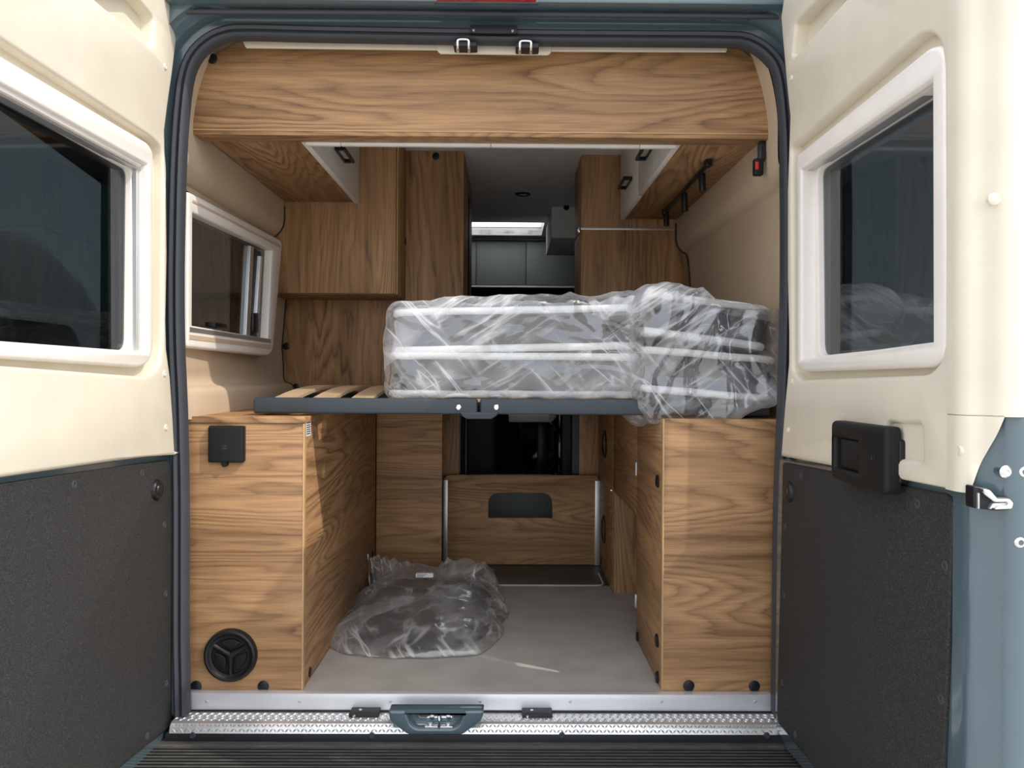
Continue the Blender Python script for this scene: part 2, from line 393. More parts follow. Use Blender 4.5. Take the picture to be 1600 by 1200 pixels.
# ceiling with an opening for the roof light
SK = (-0.36, 0.235, 4.88, 5.32)
ceil = thing('ceiling', (0, 3, ZC), None, None, None, 'structure')
v, f = join(box_geo(-0.98, 0.86, 2.10, 4.5, ZC, ZC + 0.03), box_geo(-0.98, 0.86, 4.5, SK[2], ZC + 0.04, ZC + 0.07), box_geo(-0.98, 0.86, 4.49, 4.52, ZC, ZC + 0.07),
            box_geo(-0.98, SK[0], SK[2], SK[3], ZC + 0.04, ZC + 0.07), box_geo(SK[1], 0.86, SK[2], SK[3], ZC + 0.04, ZC + 0.07), box_geo(-0.98, 0.86, SK[3], FRONT, ZC + 0.04, ZC + 0.07))
mesh('ceiling_panel', v, f, 'headliner', ceil)
rooff = join(box_geo(-1.0, 0.88, 1.99, SK[2], 1.89, 1.93), box_geo(-1.0, SK[0], SK[2], SK[3], 1.89, 1.93), box_geo(SK[1], 0.88, SK[2], SK[3], 1.89, 1.93), box_geo(-1.0, 0.88, SK[3], FRONT, 1.89, 1.93))
mesh('roof_skin', *rooff, 'blue', ceil)
sw = thing('window_2', (-0.06, 5.1, 1.85), None, None, None, 'structure')
box('pane', (SK[0], SK[1], SK[2], SK[3], 1.895, 1.905), 'frost', sw, 0)
fo, fi = rect(SK[0] - 0.03, SK[1] + 0.03, SK[2] - 0.03, SK[3] + 0.03), rect(SK[0], SK[1], SK[2], SK[3])
plate('window_frame', fo, [fi], (Vector((0, 0, 0)), Vector((1, 0, 0)), Vector((0, 1, 0)), Vector((0, 0, -1))), -1.91, -1.838, 'white_frame', sw, 0.003)

# side walls: an outer skin and a lining with the bulges of the panels
def wall(name, prof, y0, y1, xo, hole=None, flare=lambda y, z: 0.0):
    w = thing(name, (xo, 2.5, 0), None, None, None, 'structure')
    s = -1 if xo < 0 else 1
    if hole:
        ya, yb, za, zb = hole
        skin = join(box_geo(xo, xo + s * 0.03, 2.0, ya, GZ + 0.25, 1.93), box_geo(xo, xo + s * 0.03, yb, FRONT, GZ + 0.25, 1.93), box_geo(xo, xo + s * 0.03, ya, yb, GZ + 0.25, za), box_geo(xo, xo + s * 0.03, ya, yb, zb, 1.93))
    else: skin = box_geo(xo, xo + s * 0.03, 2.0, FRONT, GZ + 0.25, 1.93)
    mesh('outer_skin', *skin, 'blue', w)
    # lining: extruded profile, smooth
    pts = []
    for i, (x, z) in enumerate(prof): pts.append((x, z))
    def ext(pp, a, b):
        rows = [a, a + 0.06, b] if b - a > 0.1 else [a, b]; k = len(pp)
        V = [Vector((x + flare(y, z), y, z)) for y in rows for x, z in pp]
        return V, [[r * k + i, r * k + i + 1, (r + 1) * k + i + 1, (r + 1) * k + i] for r in range(len(rows) - 1) for i in range(k - 1)]
    if hole:
        up = [p for p in prof if p[1] >= zb - 1e-6]; lo = [p for p in prof if p[1] <= za + 1e-6]; md = [p for p in prof if za - 1e-6 <= p[1] <= zb + 1e-6]
        g = join(ext(up, y0, y1), ext(lo, y0, y1), ext(md, y0, ya), ext(md, yb, y1))
    else: g = ext(prof, y0, y1)
    o = mesh('wall_lining', *g, 'lining', w, 60)
    return w
def smooth_prof(p, n=4):
    out = []
    for i in range(len(p) - 1):
        p0, p1, p2, p3 = [Vector(p[min(max(j, 0), len(p) - 1)]) for j in (i - 1, i, i + 1, i + 2)]
        for k in range(n):
            t = k / n
            q = 0.5 * ((2 * p1) + (p2 - p0) * t + (2 * p0 - 5 * p1 + 4 * p2 - p3) * t * t + (3 * p1 - p0 - 3 * p2 + p3) * t ** 3); out.append((q.x, q.y))
    out.append(tuple(p[-1])); return out
WIN = (2.10, 2.82, 0.975, 1.375)
pl = smooth_prof([(-0.80, 1.78), (-0.845, 1.66), (-0.865, 1.56), (-0.866, 1.47), (-0.872, 1.43), (-0.895, 1.40), (-0.908, 1.392)]) + [(-0.905, 1.375), (-0.90, 1.2), (-0.892, 0.975)] + smooth_prof([(-0.89, 0.95), (-0.886, 0.90), (-0.884, 0.845), (-0.874, 0.828), (-0.853, 0.82), (-0.842, 0.806), (-0.840, 0.77), (-0.842, 0.735)]) + [(-0.91, 0.73), (-0.93, 0.0)]
def flare_l(y, z): return -0.03 * max(0.0, (2.105 - y) / 0.06) * (1 if z < 0.86 else 0) - 0.052 * (y - 2.05) / 1.18 * max(0.0, min(1.0, (1.30 - z) / 0.2))
wall_l = wall('wall_left', pl, 2.045, 3.228, -0.985, WIN, flare_l)
pr = smooth_prof([(0.66, 1.78), (0.70, 1.66), (0.718, 1.56), (0.72, 1.47), (0.724, 1.425), (0.745, 1.395), (0.768, 1.375), (0.778, 1.30), (0.79, 1.10), (0.795, 0.9), (0.795, 0.5)]) + [(0.78, 0.0)]
wall_r = wall('wall_right', pr, 2.045, 3.27, 0.835)
# thin black piping at the ends of the wall linings
tube('edge_piping', [(x + 0.002, 2.981, z) for x, z in pl if 1.2 < z < 1.53], 0.003, 'rubber', wall_l, 6)
tube('edge_piping', [(x + 0.002 + flare_l(3.226, z), 3.224, z) for x, z in pl if 0.76 < z < 1.22], 0.003, 'rubber', wall_l, 6)
tube('edge_piping', [(x - 0.004, 3.262, z) for x, z in pr if 0.95 < z < 1.53], 0.0035, 'rubber', wall_r, 6)
# the far end behind the cab
struct(box('wall_front', (-0.98, 0.86, FRONT, FRONT + 0.03, -0.1, 1.93), 'dark_cab', None, 0))

# ---- the rear opening: seal, painted frame, sill
PATH_PX = [(298, 1112), (297, 1050), (296, 1000), (296, 900), (296, 767), (293, 633), (289, 540), (288, 450), (289, 367), (291, 280), (295, 200), (302, 135), (313, 101), (333, 79), (358, 67), (390, 64), (500, 66.5), (640, 69), (760, 71),
           (863, 72.5), (1000, 73.5), (1120, 74.5), (1163, 78), (1193, 98), (1207, 125), (1215, 187), (1218, 267), (1219, 383), (1218, 480), (1214, 633), (1209, 767), (1207, 867), (1206, 1000), (1205, 1083), (1205, 1112)]
path = [Vector((q.x, YO, q.z)) for q in (aty(x, y, YO + 0.017) for x, y in PATH_PX)]
# smooth path
def catmull3(p, n=4):
    out = []
    for i in range(len(p) - 1):
        p0, p1, p2, p3 = [p[min(max(j, 0), len(p) - 1)] for j in (i - 1, i, i + 1, i + 2)]
        for k in range(n):
            t = k / n; out.append(0.5 * ((2 * p1) + (p2 - p0) * t + (2 * p0 - 5 * p1 + 4 * p2 - p3) * t * t + (3 * p1 - p0 - 3 * p2 + p3) * t ** 3))
    out.append(p[-1]); return out
path = catmull3(path, 3)
nrm = []
for i in range(len(path)):
    t = (path[min(i + 1, len(path) - 1)] - path[max(i - 1, 0)]).normalized(); nrm.append(Vector((-t.z, 0, t.x)))
trim_1 = thing('trim_1', (-0.075, YO, 0), None, None, None, 'structure')
prof_seal = [(0.0, 0.02), (0.0, -0.004), (0.003, -0.012), (0.009, -0.016), (0.014, -0.012), (0.016, -0.006), (0.0175, -0.006), (0.0195, -0.013), (0.027, -0.016), (0.033, -0.012), (0.036, -0.004), (0.037, 0.02)]
mesh('rubber_seal', *sweep_geo(path, nrm, prof_seal), 'seal', trim_1, 50)
prof_fr = [(0.036, 0.01), (0.036, 0.004), (0.056, 0.0), (0.060, -0.008), (0.058, -0.03), (0.068, -0.045), (0.074, -0.06), (0.076, -0.07), (0.12, -0.07), (0.12, 0.01)]
prof_side = [(0.036, 0.01), (0.036, 0.0), (0.06, -0.002), (0.068, -0.09), (0.08, -0.108), (0.135, -0.112), (0.135, 0.01)]  # rearward bulge behind the door is added to narrow the sun strip
iT0 = min(range(len(path)), key=lambda i: (path[i] - aty(300, 150, YO)).length); iT1 = min(range(len(path)), key=lambda i: (path[i] - aty(1210, 150, YO)).length)
mesh('painted_frame', *sweep_geo(path[iT0:iT1 + 1], nrm[iT0:iT1 + 1], prof_fr), 'blue', trim_1, 30)
mesh('door_pillar', *sweep_geo(path[:iT0 + 1], nrm[:iT0 + 1], prof_side), 'blue', trim_1, 30)
mesh('door_pillar', *sweep_geo(path[iT1:], nrm[iT1:], prof_side), 'blue', trim_1, 30)
# grey rubber gutter strip above the frame
gut = [aty(x, y, 1.972) for x, y in ((285, 18), (420, 19), (600, 20), (800, 22), (1000, 24), (1130, 25), (1216, 26))]
tube('gutter_rubber', gut, 0.007, 'seal', trim_1, 8)
# roof edge with the brake light
zr = aty(750, 9, 1.95).z
v, f = box_geo(-1.0, 0.88, 1.93, 2.0, zr, 1.93, 0.006)
mesh('roof_edge', v, f, 'blue', trim_1, 40)
# cream head trim with the plate that carries the two striker loops
zt = [aty(x, 75, 2.075).z for x in (380, 1137)]
p = [aty(a, b, 2.075) for a, b in ((373, 52), (384, 74.5), (640, 77.5), (860, 80), (1135, 81), (1143, 56))]
head = plate('head_trim', round_poly([(q.x, q.z) for q in p], 0.003), [], fr_y(2.08), 0, 0.006, 'cream', trim_1, 0.002)
p = [aty(a, b, 2.066) for a, b in ((682, 56), (683, 79), (688, 83.5), (856, 85.5), (861, 82), (861, 56))]
plate('striker_plate', round_poly([(q.x, q.z) for q in p], 0.004), [], fr_y(2.072), 0, 0.006, 'cream', trim_1, 0.002)
for px, py in ((724, 69), (821, 71.5)):
    c = aty(px, py, 2.012); w = 0.0145
    pts = [c + Vector((-w, 0.01, -0.018)), c + Vector((-w, -0.004, -0.008)), c + Vector((-w, -0.008, 0.004)), c + Vector((-w * 0.7, -0.009, 0.0085)), c + Vector((w * 0.7, -0.009, 0.0085)), c + Vector((w, -0.008, 0.004)), c + Vector((w, -0.004, -0.008)), c + Vector((w, 0.01, -0.018))]
    tube('striker_loop', catmull3(pts, 3), 0.0038, 'chrome', trim_1, 8)
    box('striker_base', (c.x - 0.026, c.x + 0.036, 2.005, 2.05, c.z - 0.008, c.z + 0.006), 'rubber', trim_1, 0.004)
c0, c1 = aty(735, 41, 2.015), aty(808, 55, 2.015)
box('latch_bar', (c0.x, c1.x, 2.005, 2.02, c1.z, c0.z), 'rubber', trim_1, 0.003)
for px, py in ((740, 48), (801, 49)):
    c = aty(px, py, 2.003); cap('bolt', c, (0, -1, 0), 0.0042, 0.004, 'chrome', trim_1, 10)
bl0, bl1 = aty(682, 4, 1.925), aty(838, 4, 1.925)
bl = thing('brake_light', ((bl0.x + bl1.x) / 2, 1.93, bl0.z), 'red high brake light on the roof edge above the opening', 'brake light')
box('lens', (bl0.x, bl1.x, 1.900, 1.931, bl0.z - 0.001, bl0.z + 0.05), 'red', bl, 0.004)
box('housing', (bl0.x - 0.006, bl1.x + 0.006, 1.915, 1.932, bl0.z - 0.002, bl0.z + 0.056), 'blue', bl, 0.003)

# aluminium sill strip and what lies under it
XL, XR = aty(294, 1095, 2.068).x, aty(1205, 1095, 2.068).x
t2 = thing('trim_2', ((XL + XR) / 2, 2.07, -0.04), None, None, None, 'structure')
v, f = join(box_geo(XL, XR, 2.062, 2.068, -0.041, 0.002, 0.001), box_geo(XL, XR, 2.062, 2.088, 0.0, 0.0025, 0.001))
mesh('sill_strip', v, f, 'alu', t2, 40)
for px in (323, 468, 610, 750, 891, 1034, 1180):
    cap('sill_screw', aty(px, 1096.5, 2.062), (0, -1, 0), 0.0042, 0.002, 'alu_matt', t2, 10)
t3 = thing('trim_3', ((XL + XR) / 2, 2.0, -0.06), None, None, None, 'structure')
xa, xb = XL - 0.012, XR + 0.004
V = []
sec = [(2.066, -0.058), (2.066, -0.047), (2.055, -0.0445), (2.00, -0.042), (1.990, -0.0445), (1.983, -0.052), (1.979, -0.066), (1.985, -0.068)]
V = [Vector((xa, y, z)) for y, z in sec] + [Vector((xb, y, z)) for y, z in sec]; k = len(sec)
Fc = [[i, (i + 1) % k, (i + 1) % k + k, i + k] for i in range(k)] + [list(range(k)), [i + k for i in range(k)]]
mesh('tread_plate', V, Fc, 'tread', t3, 25)
# raised diamonds of the tread plate
V, Fc = [], []
def diamond(c, du, dv, nr, L, Wd, H):
    k = len(V); V.extend([c + du * L, c + dv * Wd, c - du * L, c - dv * Wd, c + nr * H]); Fc.extend([[k, k + 1, k + 4], [k + 1, k + 2, k + 4], [k + 2, k + 3, k + 4], [k + 3, k, k + 4]])
rows = [((2.044, -0.0440), (2.0, -0.042)), ((2.029, -0.0434), (2.0, -0.042)), ((2.014, -0.0427), (2.0, -0.042)), ((2.003, -0.0421), (1.99, -0.0445)), ((1.9865, -0.048), (1.983, -0.052)), ((1.981, -0.059), (1.979, -0.066))]
for ri, ((y, z), (y2, z2)) in enumerate(rows):
    t = Vector((0, y2 - y, z2 - z)).normalized(); nr = Vector((1, 0, 0)).cross(t); nr = nr if nr.z > 0 else -nr
    i = 0; x = xa + 0.006 + (ri % 2) * 0.005
    while x < xb - 0.006:
        s = 1 if (i + ri) % 2 else -1
        du = (Vector((1, 0, 0)) * 0.7 + t * 0.7 * s); dv = nr.cross(du); diamond(Vector((x, y, z)), du, dv, nr, 0.0068, 0.0023, 0.0026); x += 0.010; i += 1
o = mesh('tread_diamonds', V, Fc, 'tread', t3); o['kind'] = 'stuff'
box('rubber_gap', (xa, xb, 2.060, 2.075, -0.060, -0.041), 'rubber', t3, 0)
box('beam', (xa - 0.01, xb + 0.01, 1.978, 2.06, -0.095, -0.066), 'rubber', t3, 0.003)
for px in (301, 581, 878, 1198):
    c = aty(px, 1149, 1.978); lathe('beam_screw', c, (0, -1, 0), [(0.008, -0.001), (0.008, 0.002), (0.006, 0.003), (0.005, 0.001), (0.0003, 0.001)], 'seal', t3, 14)
for px0, px1 in ((546, 592), (816, 863)):
    a, b = aty(px0, 1114, 2.03), aty(px1, 1114, 2.03)
    bk = box('latch_plate', (a.x, b.x, 2.022, 2.066, -0.044, -0.033), 'rubber', t3, 0.002)
    cap('latch_screw', (a.x + 0.014, 2.022, -0.0385), (0, -1, 0), 0.004, 0.002, 'chrome', bk, 10)
    cap('latch_screw', (a.x + 0.026, 2.045, -0.033), (0, 0, 1), 0.005, 0.002, 'alu_matt', bk, 10)
# painted latch cup in the middle of the sill
cup = thing('latch_cup', (aty(680, 1130, 1.97).x, 1.97, -0.08), 'grey-blue latch cup with chrome hook in the middle of the rear sill', 'latch')
p = [aty(a, b, 1.965) for a, b in ((606, 1111), (757, 1111), (752, 1128), (730, 1143), (722, 1149), (638, 1149), (628, 1142), (609, 1128))]
hp = [aty(a, b, 1.965) for a, b in ((634, 1112.5), (726, 1112.5), (718, 1132), (708, 1139), (650, 1139), (641, 1132))]
ol = round_poly([(q.x, q.z) for q in p], 0.008); hl = round_poly([(q.x, q.z) for q in hp], 0.008)
plate('cup_rim', ol, [hl], fr_y(2.004), 0, 0.038, 'blue', cup, 0.006)
plate('cup_back', ol, [], fr_y(2.006), 0, 0.008, 'blue', cup, 0)
a, b = aty(655, 1114, 1.994), aty(706, 1122, 1.994)
plate('chrome_plate', round_poly([(a.x - 0.008, a.z), (b.x + 0.012, a.z), (b.x, b.z), (a.x, b.z)], 0.003), [], fr_y(1.998), 0, 0.004, 'chrome', cup, 0.001)
c = aty(686, 1128, 1.982)
box('hook_foot', (c.x - 0.036, c.x + 0.036, 1.970, 1.997, c.z - 0.012, c.z - 0.006), 'chrome', cup, 0.002)
tube('hook', catmull3([c + Vector((0, 0.012, 0.020)), c + Vector((0, -0.008, 0.021)), c + Vector((0.002, -0.014, 0.010)), c + Vector((0.001, -0.012, -0.008))], 4), 0.004, 'chrome', cup, 8)
for dx in (-0.022, 0.024): cap('hook_bolt', c + Vector((dx, -0.004, -0.006)), (0, 0, 1), 0.007, 0.005, 'alu_matt', cup, 10)
# bumper step: fine ribs across the top
bp = thing('bumper', (-0.07, 1.85, -0.35), 'black ribbed plastic bumper step under the rear sill', 'bumper')
v, f = join(box_geo(-1.0, 0.88, 1.70, 1.985, -0.42, -0.0925, 0.004), box_geo(-0.9, 0.78, 1.95, 1.983, -0.095, -0.086, 0.003))
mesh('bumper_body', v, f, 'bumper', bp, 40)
y = 1.948
while y > 1.715:
    V = [Vector((x, y + dy, z)) for x in (-0.92, 0.80) for dy, z in ((0.0045, -0.0935), (0.004, -0.0878), (-0.003, -0.0878), (-0.004, -0.0935))]
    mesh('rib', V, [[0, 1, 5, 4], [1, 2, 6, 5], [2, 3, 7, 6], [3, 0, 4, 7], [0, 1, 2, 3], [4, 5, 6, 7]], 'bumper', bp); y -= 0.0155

# ================================================================== REAR DOORS
class Door:
    def __init__(s, O, u, n):
        s.O, s.u, s.n, s.v = Vector(O), Vector(u).normalized(), Vector(n).normalized(), Vector((0, 0, 1)); s.fr = (s.O, s.u, s.v, s.n)
    def uv(s, px, py, d=0.0):
        r = ray(px, py); o = s.O + s.n * d; t = (o - CAM).dot(s.n) / r.dot(s.n); q = CAM + r * t - s.O; return (q.dot(s.u), q.z)
    def L(s, pts, d=0.0): return [s.uv(a, b, d) for a, b in pts]
    def P(s, q, d=0.0): return s.O + s.u * q[0] + s.v * q[1] + s.n * d
def window_unit(D, root, frame_o, frame_i, glass_o, recess, track_h, R):
    """recessed off-white frame with a roller housing on top, track, tinted pane"""
    w = frame_o
    fr = plate('window_frame', round_poly(D.L(frame_o, -0.008), R, 6), [round_poly(D.L(frame_i, -0.008), 0.004, 3)], D.fr, -0.05, 0.006, 'white_frame', root, 0.012)
    return fr
def rivet(D, root, px, py, d, mat, r=0.0085, name='rivet'):
    c = D.P(D.uv(px, py, d), d)
    return lathe(name, c, D.n, [(r, -0.002), (r, 0.0015), (r * 0.8, 0.003), (r * 0.45, 0.0032), (r * 0.36, 0.0018), (0.0003, 0.0018)], mat, root, 14)

# ---- left door
DL = Door((-0.885, 1.97, 0), (-0.042, -1, 0), (1, -0.042, 0))
TOPZ, SEND = 1.84, 0.80
dl = thing('door_1', (-0.885, 1.97, 0), None, None, None, 'structure')
edgeL = [(276, 0), (277, 20), (275, 67), (269, 117), (262, 165), (257, 205), (258, 240), (260, 300), (261, 400), (259, 500), (260, 545), (266, 590), (270, 650), (273, 705)]
eL = DL.L(edgeL, 0.020)
loL = DL.L([(273, 706), (140, 724), (0, 744)]); s0, z0 = loL[-1]; s1, z1 = loL[0]
zend = z0 + (z0 - z1) / (s0 - s1) * (SEND - s0)
cream_out = [(eL[0][0] + 0.03, TOPZ)] + eL + loL[:-1] + [loL[-1], (SEND, zend), (SEND, TOPZ)]
# blue shell under everything
blueR = [(276, 710), (278, 800), (279, 900), (280, 1000), (280, 1075), (276, 1120), (262, 1165), (225, 1200)]
bR = DL.L(blueR, -0.022)
slope = (bR[-1][1] - bR[-2][1]) / (bR[-1][0] - bR[-2][0])
shell = [(eL[0][0] + 0.02, TOPZ + 0.01)] + [(a + 0.004, b) for a, b in eL] + bR + [(SEND + 0.01, bR[-1][1] + slope * 0.14), (SEND + 0.01, TOPZ + 0.01)]
recessL = [(-62, 33), (225, 216), (240, 232), (243, 262), (240, 540), (236, 572), (218, 589), (-62, 568)]
winhole = DL.L(recessL)
sh = plate('door_shell', shell, [offset_poly(DL.L([(-42, 76), (227, 238), (227, 562), (-42, 550)]), -0.004)], DL.fr, -0.045, -0.022, 'blue', dl, 0.008)
# outer body of the door, set back from the hinge edge
inner = offset_poly(shell, 0.02)
osk = [(max(a, 0.10), b) for a, b in shell]
plate('door_outer', osk, [DL.L([(-42, 76), (227, 238), (227, 562), (-42, 550)])], DL.fr, -0.10, -0.03, 'blue', dl, 0.004)
slot = [(120, -12), (222, 73), (226, 68), (227, 30), (222, 22), (196, -8)]
slotL = DL.L(slot)
cream = plate('cream_cover', cream_out, [round_poly(winhole, [0.02, 0.02, 0.02, 0.02, 0.01, 0.02, 0.03, 0.02]), round_poly(slotL, 0.008, 3)], DL.fr, -0.022, 0.022, 'cream', dl, 0.009)
rp = plate('window_recess', round_poly(offset_poly(winhole, -0.012), 0.02), [DL.L([(-42, 76), (227, 238), (227, 562), (-42, 550)])], DL.fr, -0.022, -0.004, 'cream', cream)
plate('slot_recess', offset_poly(slotL, -0.01), [], DL.fr, -0.022, -0.012, 'cream', cream)
# window
wl_ = plate('window_frame', round_poly(DL.L([(-50, 62), (226, 224), (234, 238), (234, 545), (228, 566), (212, 574), (-50, 557)], 0.01), [0.01, 0.012, 0.012, 0.02, 0.02, 0.012, 0.01]),
            [round_poly(DL.L([(-30, 118), (224, 258), (225, 550), (-30, 531)], 0.01), 0.003)], DL.fr, -0.05, 0.020, 'white_frame', dl, 0.007)
plate('roller_housing', DL.L([(-34, 92), (219, 240), (219, 262), (-34, 124)], 0.008), [], DL.fr, -0.02, 0.012, 'white_frame', wl_, 0.005)
plate('blind_bar', DL.L([(-34, 122), (218, 261), (218, 267), (-34, 132)]), [], DL.fr, -0.02, 0.004, 'alu_matt', wl_, 0.002)
plate('side_track', DL.L([(214, 260), (222, 262), (222, 556), (214, 555)]), [], DL.fr, -0.03, 0.0, 'alu_matt', wl_, 0.002)
plate('inner_frame', DL.L([(-36, 106), (222, 252), (222, 556), (-36, 540)], -0.012), [round_poly(DL.L([(-20, 138), (206, 266), (203, 548), (-20, 532)], -0.012), [0.02, 0.02, 0.03, 0.02], 6)], DL.fr, -0.030, -0.012, 'white_frame', wl_, 0.004)
plate('pane', DL.L([(-34, 102), (226, 250), (226, 560), (-34, 542)], -0.03), [], DL.fr, -0.030, -0.027, 'tinted', wl_)
plate('outer_pane', round_poly(DL.L([(-34, 102), (226, 250), (226, 560), (-34, 542)], -0.03), 0.02), [], DL.fr, -0.085, -0.081, 'tinted', wl_)
plate('reveal', offset_poly(DL.L([(-42, 76), (227, 238), (227, 562), (-42, 550)]), -0.004), [offset_poly(DL.L([(-42, 76), (227, 238), (227, 562), (-42, 550)]), 0.004)], DL.fr, -0.10, -0.031, 'rubber', wl_)
lowL = [DL.uv(274, 707)] + DL.L(blueR) + [(SEND + 0.005, DL.L(blueR)[-1][1] + slope * 0.14), (SEND + 0.005, zend - 0.002)] + loL[::-1][:-1]
plate('painted_skin', lowL, [], DL.fr, -0.022, -0.001, 'blue', dl, 0.005)
# dark panel with rivets
pl_ = DL.L([(-150, 776), (0, 755), (258, 718), (264, 728), (266, 1128), (262, 1136), (183, 1200), (150, 1225)])
panelL = pl_[:-1] + [(0.79, pl_[-2][1] - 0.13)] + [(0.79, pl_[0][1])]
pan = plate('rubber_panel', round_poly([pl_[1], pl_[2], pl_[3], pl_[4], pl_[5], pl_[6], (SEND - 0.01, pl_[6][1] + (pl_[6][1] - pl_[5][1]) / (pl_[6][0] - pl_[5][0]) * 0.12), (SEND - 0.01, pl_[1][1] - 0.005)], [0, 0.012, 0.012, 0.02, 0.01, 0, 0.02, 0.01]), [], DL.fr, -0.022, 0.006, 'panel', dl, 0.004)
for a, b in ((115, 757), (221, 739), (256, 820), (258, 928), (259, 1068), (229, 1150)): rivet(DL, pan, a, b, 0.004, 'seal', 0.0095)
c = DL.P(DL.uv(243, 765, 0.004), 0.004)
lathe('round_plug', c, DL.n, [(0.026, -0.002), (0.026, 0.004), (0.022, 0.010), (0.015, 0.011), (0.013, 0.014), (0.0003, 0.015)], 'black', pan, 24)
for a, b in ((258, 104), (257, 584), (259, 668)): rivet(DL, cream, a, b, 0.022, 'screw_cream', 0.008, 'screw_cover')
for z in (0.22, 1.28):
    box('hinge', (-0.975, -0.92, 1.88, 2.015, z - 0.04, z + 0.04), 'blue', dl, 0.006)

# ---- right door
DR = Door((0.706, 1.97, 0), (0.004, -1, 0), (-1, -0.004, 0))
dr = thing('door_2', (0.706, 1.97, 0), None, None, None, 'structure')
edgeR = [(1222, 0), (1218, 27), (1221, 67), (1226, 123), (1232, 183), (1230, 240), (1228, 300), (1228, 433), (1230, 520), (1230, 567), (1224, 633), (1218, 713)]
eR = DR.L(edgeR, 0.024)
sE = DR.uv(1515, 500)[0]
outer = DR.L([(1503, 765), (1508, 735)])
cream_out = [(eR[0][0] + 0.02, TOPZ)] + eR + DR.L([(1360, 737)]) + [outer[0], (sE, outer[1][1]), (sE, TOPZ)]
bR = DR.L([(1216, 722), (1212, 833), (1210, 1000), (1209, 1110), (1212, 1140), (1230, 1175), (1252, 1200)])
sl = (bR[-1][1] - bR[-2][1]) / (bR[-1][0] - bR[-2][0])
shellR = [(eR[0][0] + 0.02, TOPZ + 0.01)] + [(a + 0.006, b) for a, b in eR] + bR + [(bR[-1][0] + 0.12, bR[-1][1] + sl * 0.1), (sE, bR[-1][1] + sl * 0.13), (sE, TOPZ + 0.01)]
holeR = DR.L([(1253, 246), (1486, 90), (1486, 568), (1253, 574)])
plate('door_shell', shellR, [holeR], DR.fr, -0.045, -0.022, 'blue', dr, 0.006)
plate('door_outer', [(max(a, 0.10), b) for a, b in shellR], [holeR], DR.fr, -0.10, -0.03, 'blue', dr, 0.004)
recR = DR.L([(1250, 231), (1455, 56), (1478, 52), (1492, 72), (1496, 110), (1498, 530), (1492, 562), (1470, 586), (1264, 594), (1252, 580)])
slotR = DR.L([(1257, 38), (1252, 86), (1256, 88), (1346, -10), (1302, -10), (1262, 32)])
sq = DR.L([(1404, 661), (1460, 662), (1462, 722), (1405, 715)])
creamR = plate('cream_cover', cream_out, [round_poly(recR, [0.012, 0.012, 0.02, 0.02, 0, 0, 0.02, 0.02, 0.012, 0.012]), round_poly(slotR, 0.006, 3), round_poly(sq, 0.012, 4)], DR.fr, -0.022, 0.022, 'cream', dr, 0.009)
plate('window_recess', round_poly(offset_poly(recR, -0.012), 0.02), [holeR], DR.fr, -0.022, -0.004, 'cream', creamR)
plate('slot_recess', offset_poly(slotR, -0.01), [], DR.fr, -0.022, -0.012, 'cream', creamR)
plate('pocket_recess', round_poly(offset_poly(sq, -0.008), 0.01), [], DR.fr, -0.01, 0.012, 'cream', creamR)
wr = plate('window_frame', round_poly(DR.L([(1251, 243), (1462, 74), (1480, 70), (1488, 84), (1491, 532), (1486, 560), (1468, 574), (1262, 581), (1251, 572)], 0.01), [0.006, 0.01, 0.012, 0.02, 0.02, 0.02, 0.02, 0.01, 0.01]),
           [DR.L([(1258, 266), (1466, 128), (1467, 534), (1258, 562)], 0.01)], DR.fr, -0.05, 0.022, 'white_frame', dr, 0.009)
plate('roller_housing', DR.L([(1253, 250), (1465, 100), (1465, 130), (1253, 268)], 0.01), [], DR.fr, -0.02, 0.012, 'white_frame', wr, 0.005)
plate('blind_bar', DR.L([(1255, 267), (1465, 128), (1465, 136), (1255, 273)]), [], DR.fr, -0.02, 0.004, 'alu_matt', wr, 0.002)
plate('side_track', DR.L([(1254, 270), (1262, 266), (1262, 562), (1254, 563)]), [], DR.fr, -0.03, 0.0, 'alu_matt', wr, 0.002)
plate('inner_frame', DR.L([(1256, 262), (1480, 100), (1480, 560), (1256, 570)], -0.012), [round_poly(DR.L([(1276, 266), (1474, 124), (1474, 535), (1279, 556)], -0.012), [0.02, 0, 0, 0.03], 6)], DR.fr, -0.030, -0.012, 'white_frame', wr, 0.004)
plate('pane', DR.L([(1256, 262), (1484, 100), (1484, 560), (1256, 570)], -0.03), [], DR.fr, -0.030, -0.027, 'tinted', wr)
plate('outer_pane', DR.L([(1256, 262), (1484, 100), (1484, 560), (1256, 570)], -0.03), [], DR.fr, -0.085, -0.081, 'tinted', wr)
b0 = DR.L([(1217, 717), (1213, 833), (1211, 1000), (1210, 1110), (1213, 1140), (1230, 1175), (1252, 1200)])
lowR = b0 + [(b0[-1][0] + 0.12, b0[-1][1] + sl * 0.1), (sE, b0[-1][1] + sl * 0.13), (sE, outer[0][1])] + DR.L([(1503, 766), (1360, 738)])
plate('painted_skin', lowR, [], DR.fr, -0.022, -0.001, 'blue', dr, 0.005)
plate('reveal', offset_poly(holeR, -0.004), [offset_poly(holeR, 0.004)], DR.fr, -0.10, -0.031, 'rubber', wr)
pR = DR.L([(1226, 722), (1484, 772), (1494, 786), (1487, 1000), (1478, 1230), (1290, 1212), (1277, 1201), (1219, 1130), (1217, 1118), (1224, 833)])
panR = plate('rubber_panel', round_poly(pR, [0.012, 0.012, 0.012, 0, 0.02, 0, 0, 0.01, 0.01, 0]), [], DR.fr, -0.022, 0.006, 'panel', dr, 0.004)
for a, b in ((1253, 743), (1435, 787), (1228, 823), (1226, 929), (1223, 1066), (1244, 1148), (1478, 884), (1472, 1092)): rivet(DR, panR, a, b, 0.004, 'seal', 0.0095)
c = DR.P(DR.uv(1235, 768, 0.004), 0.004)
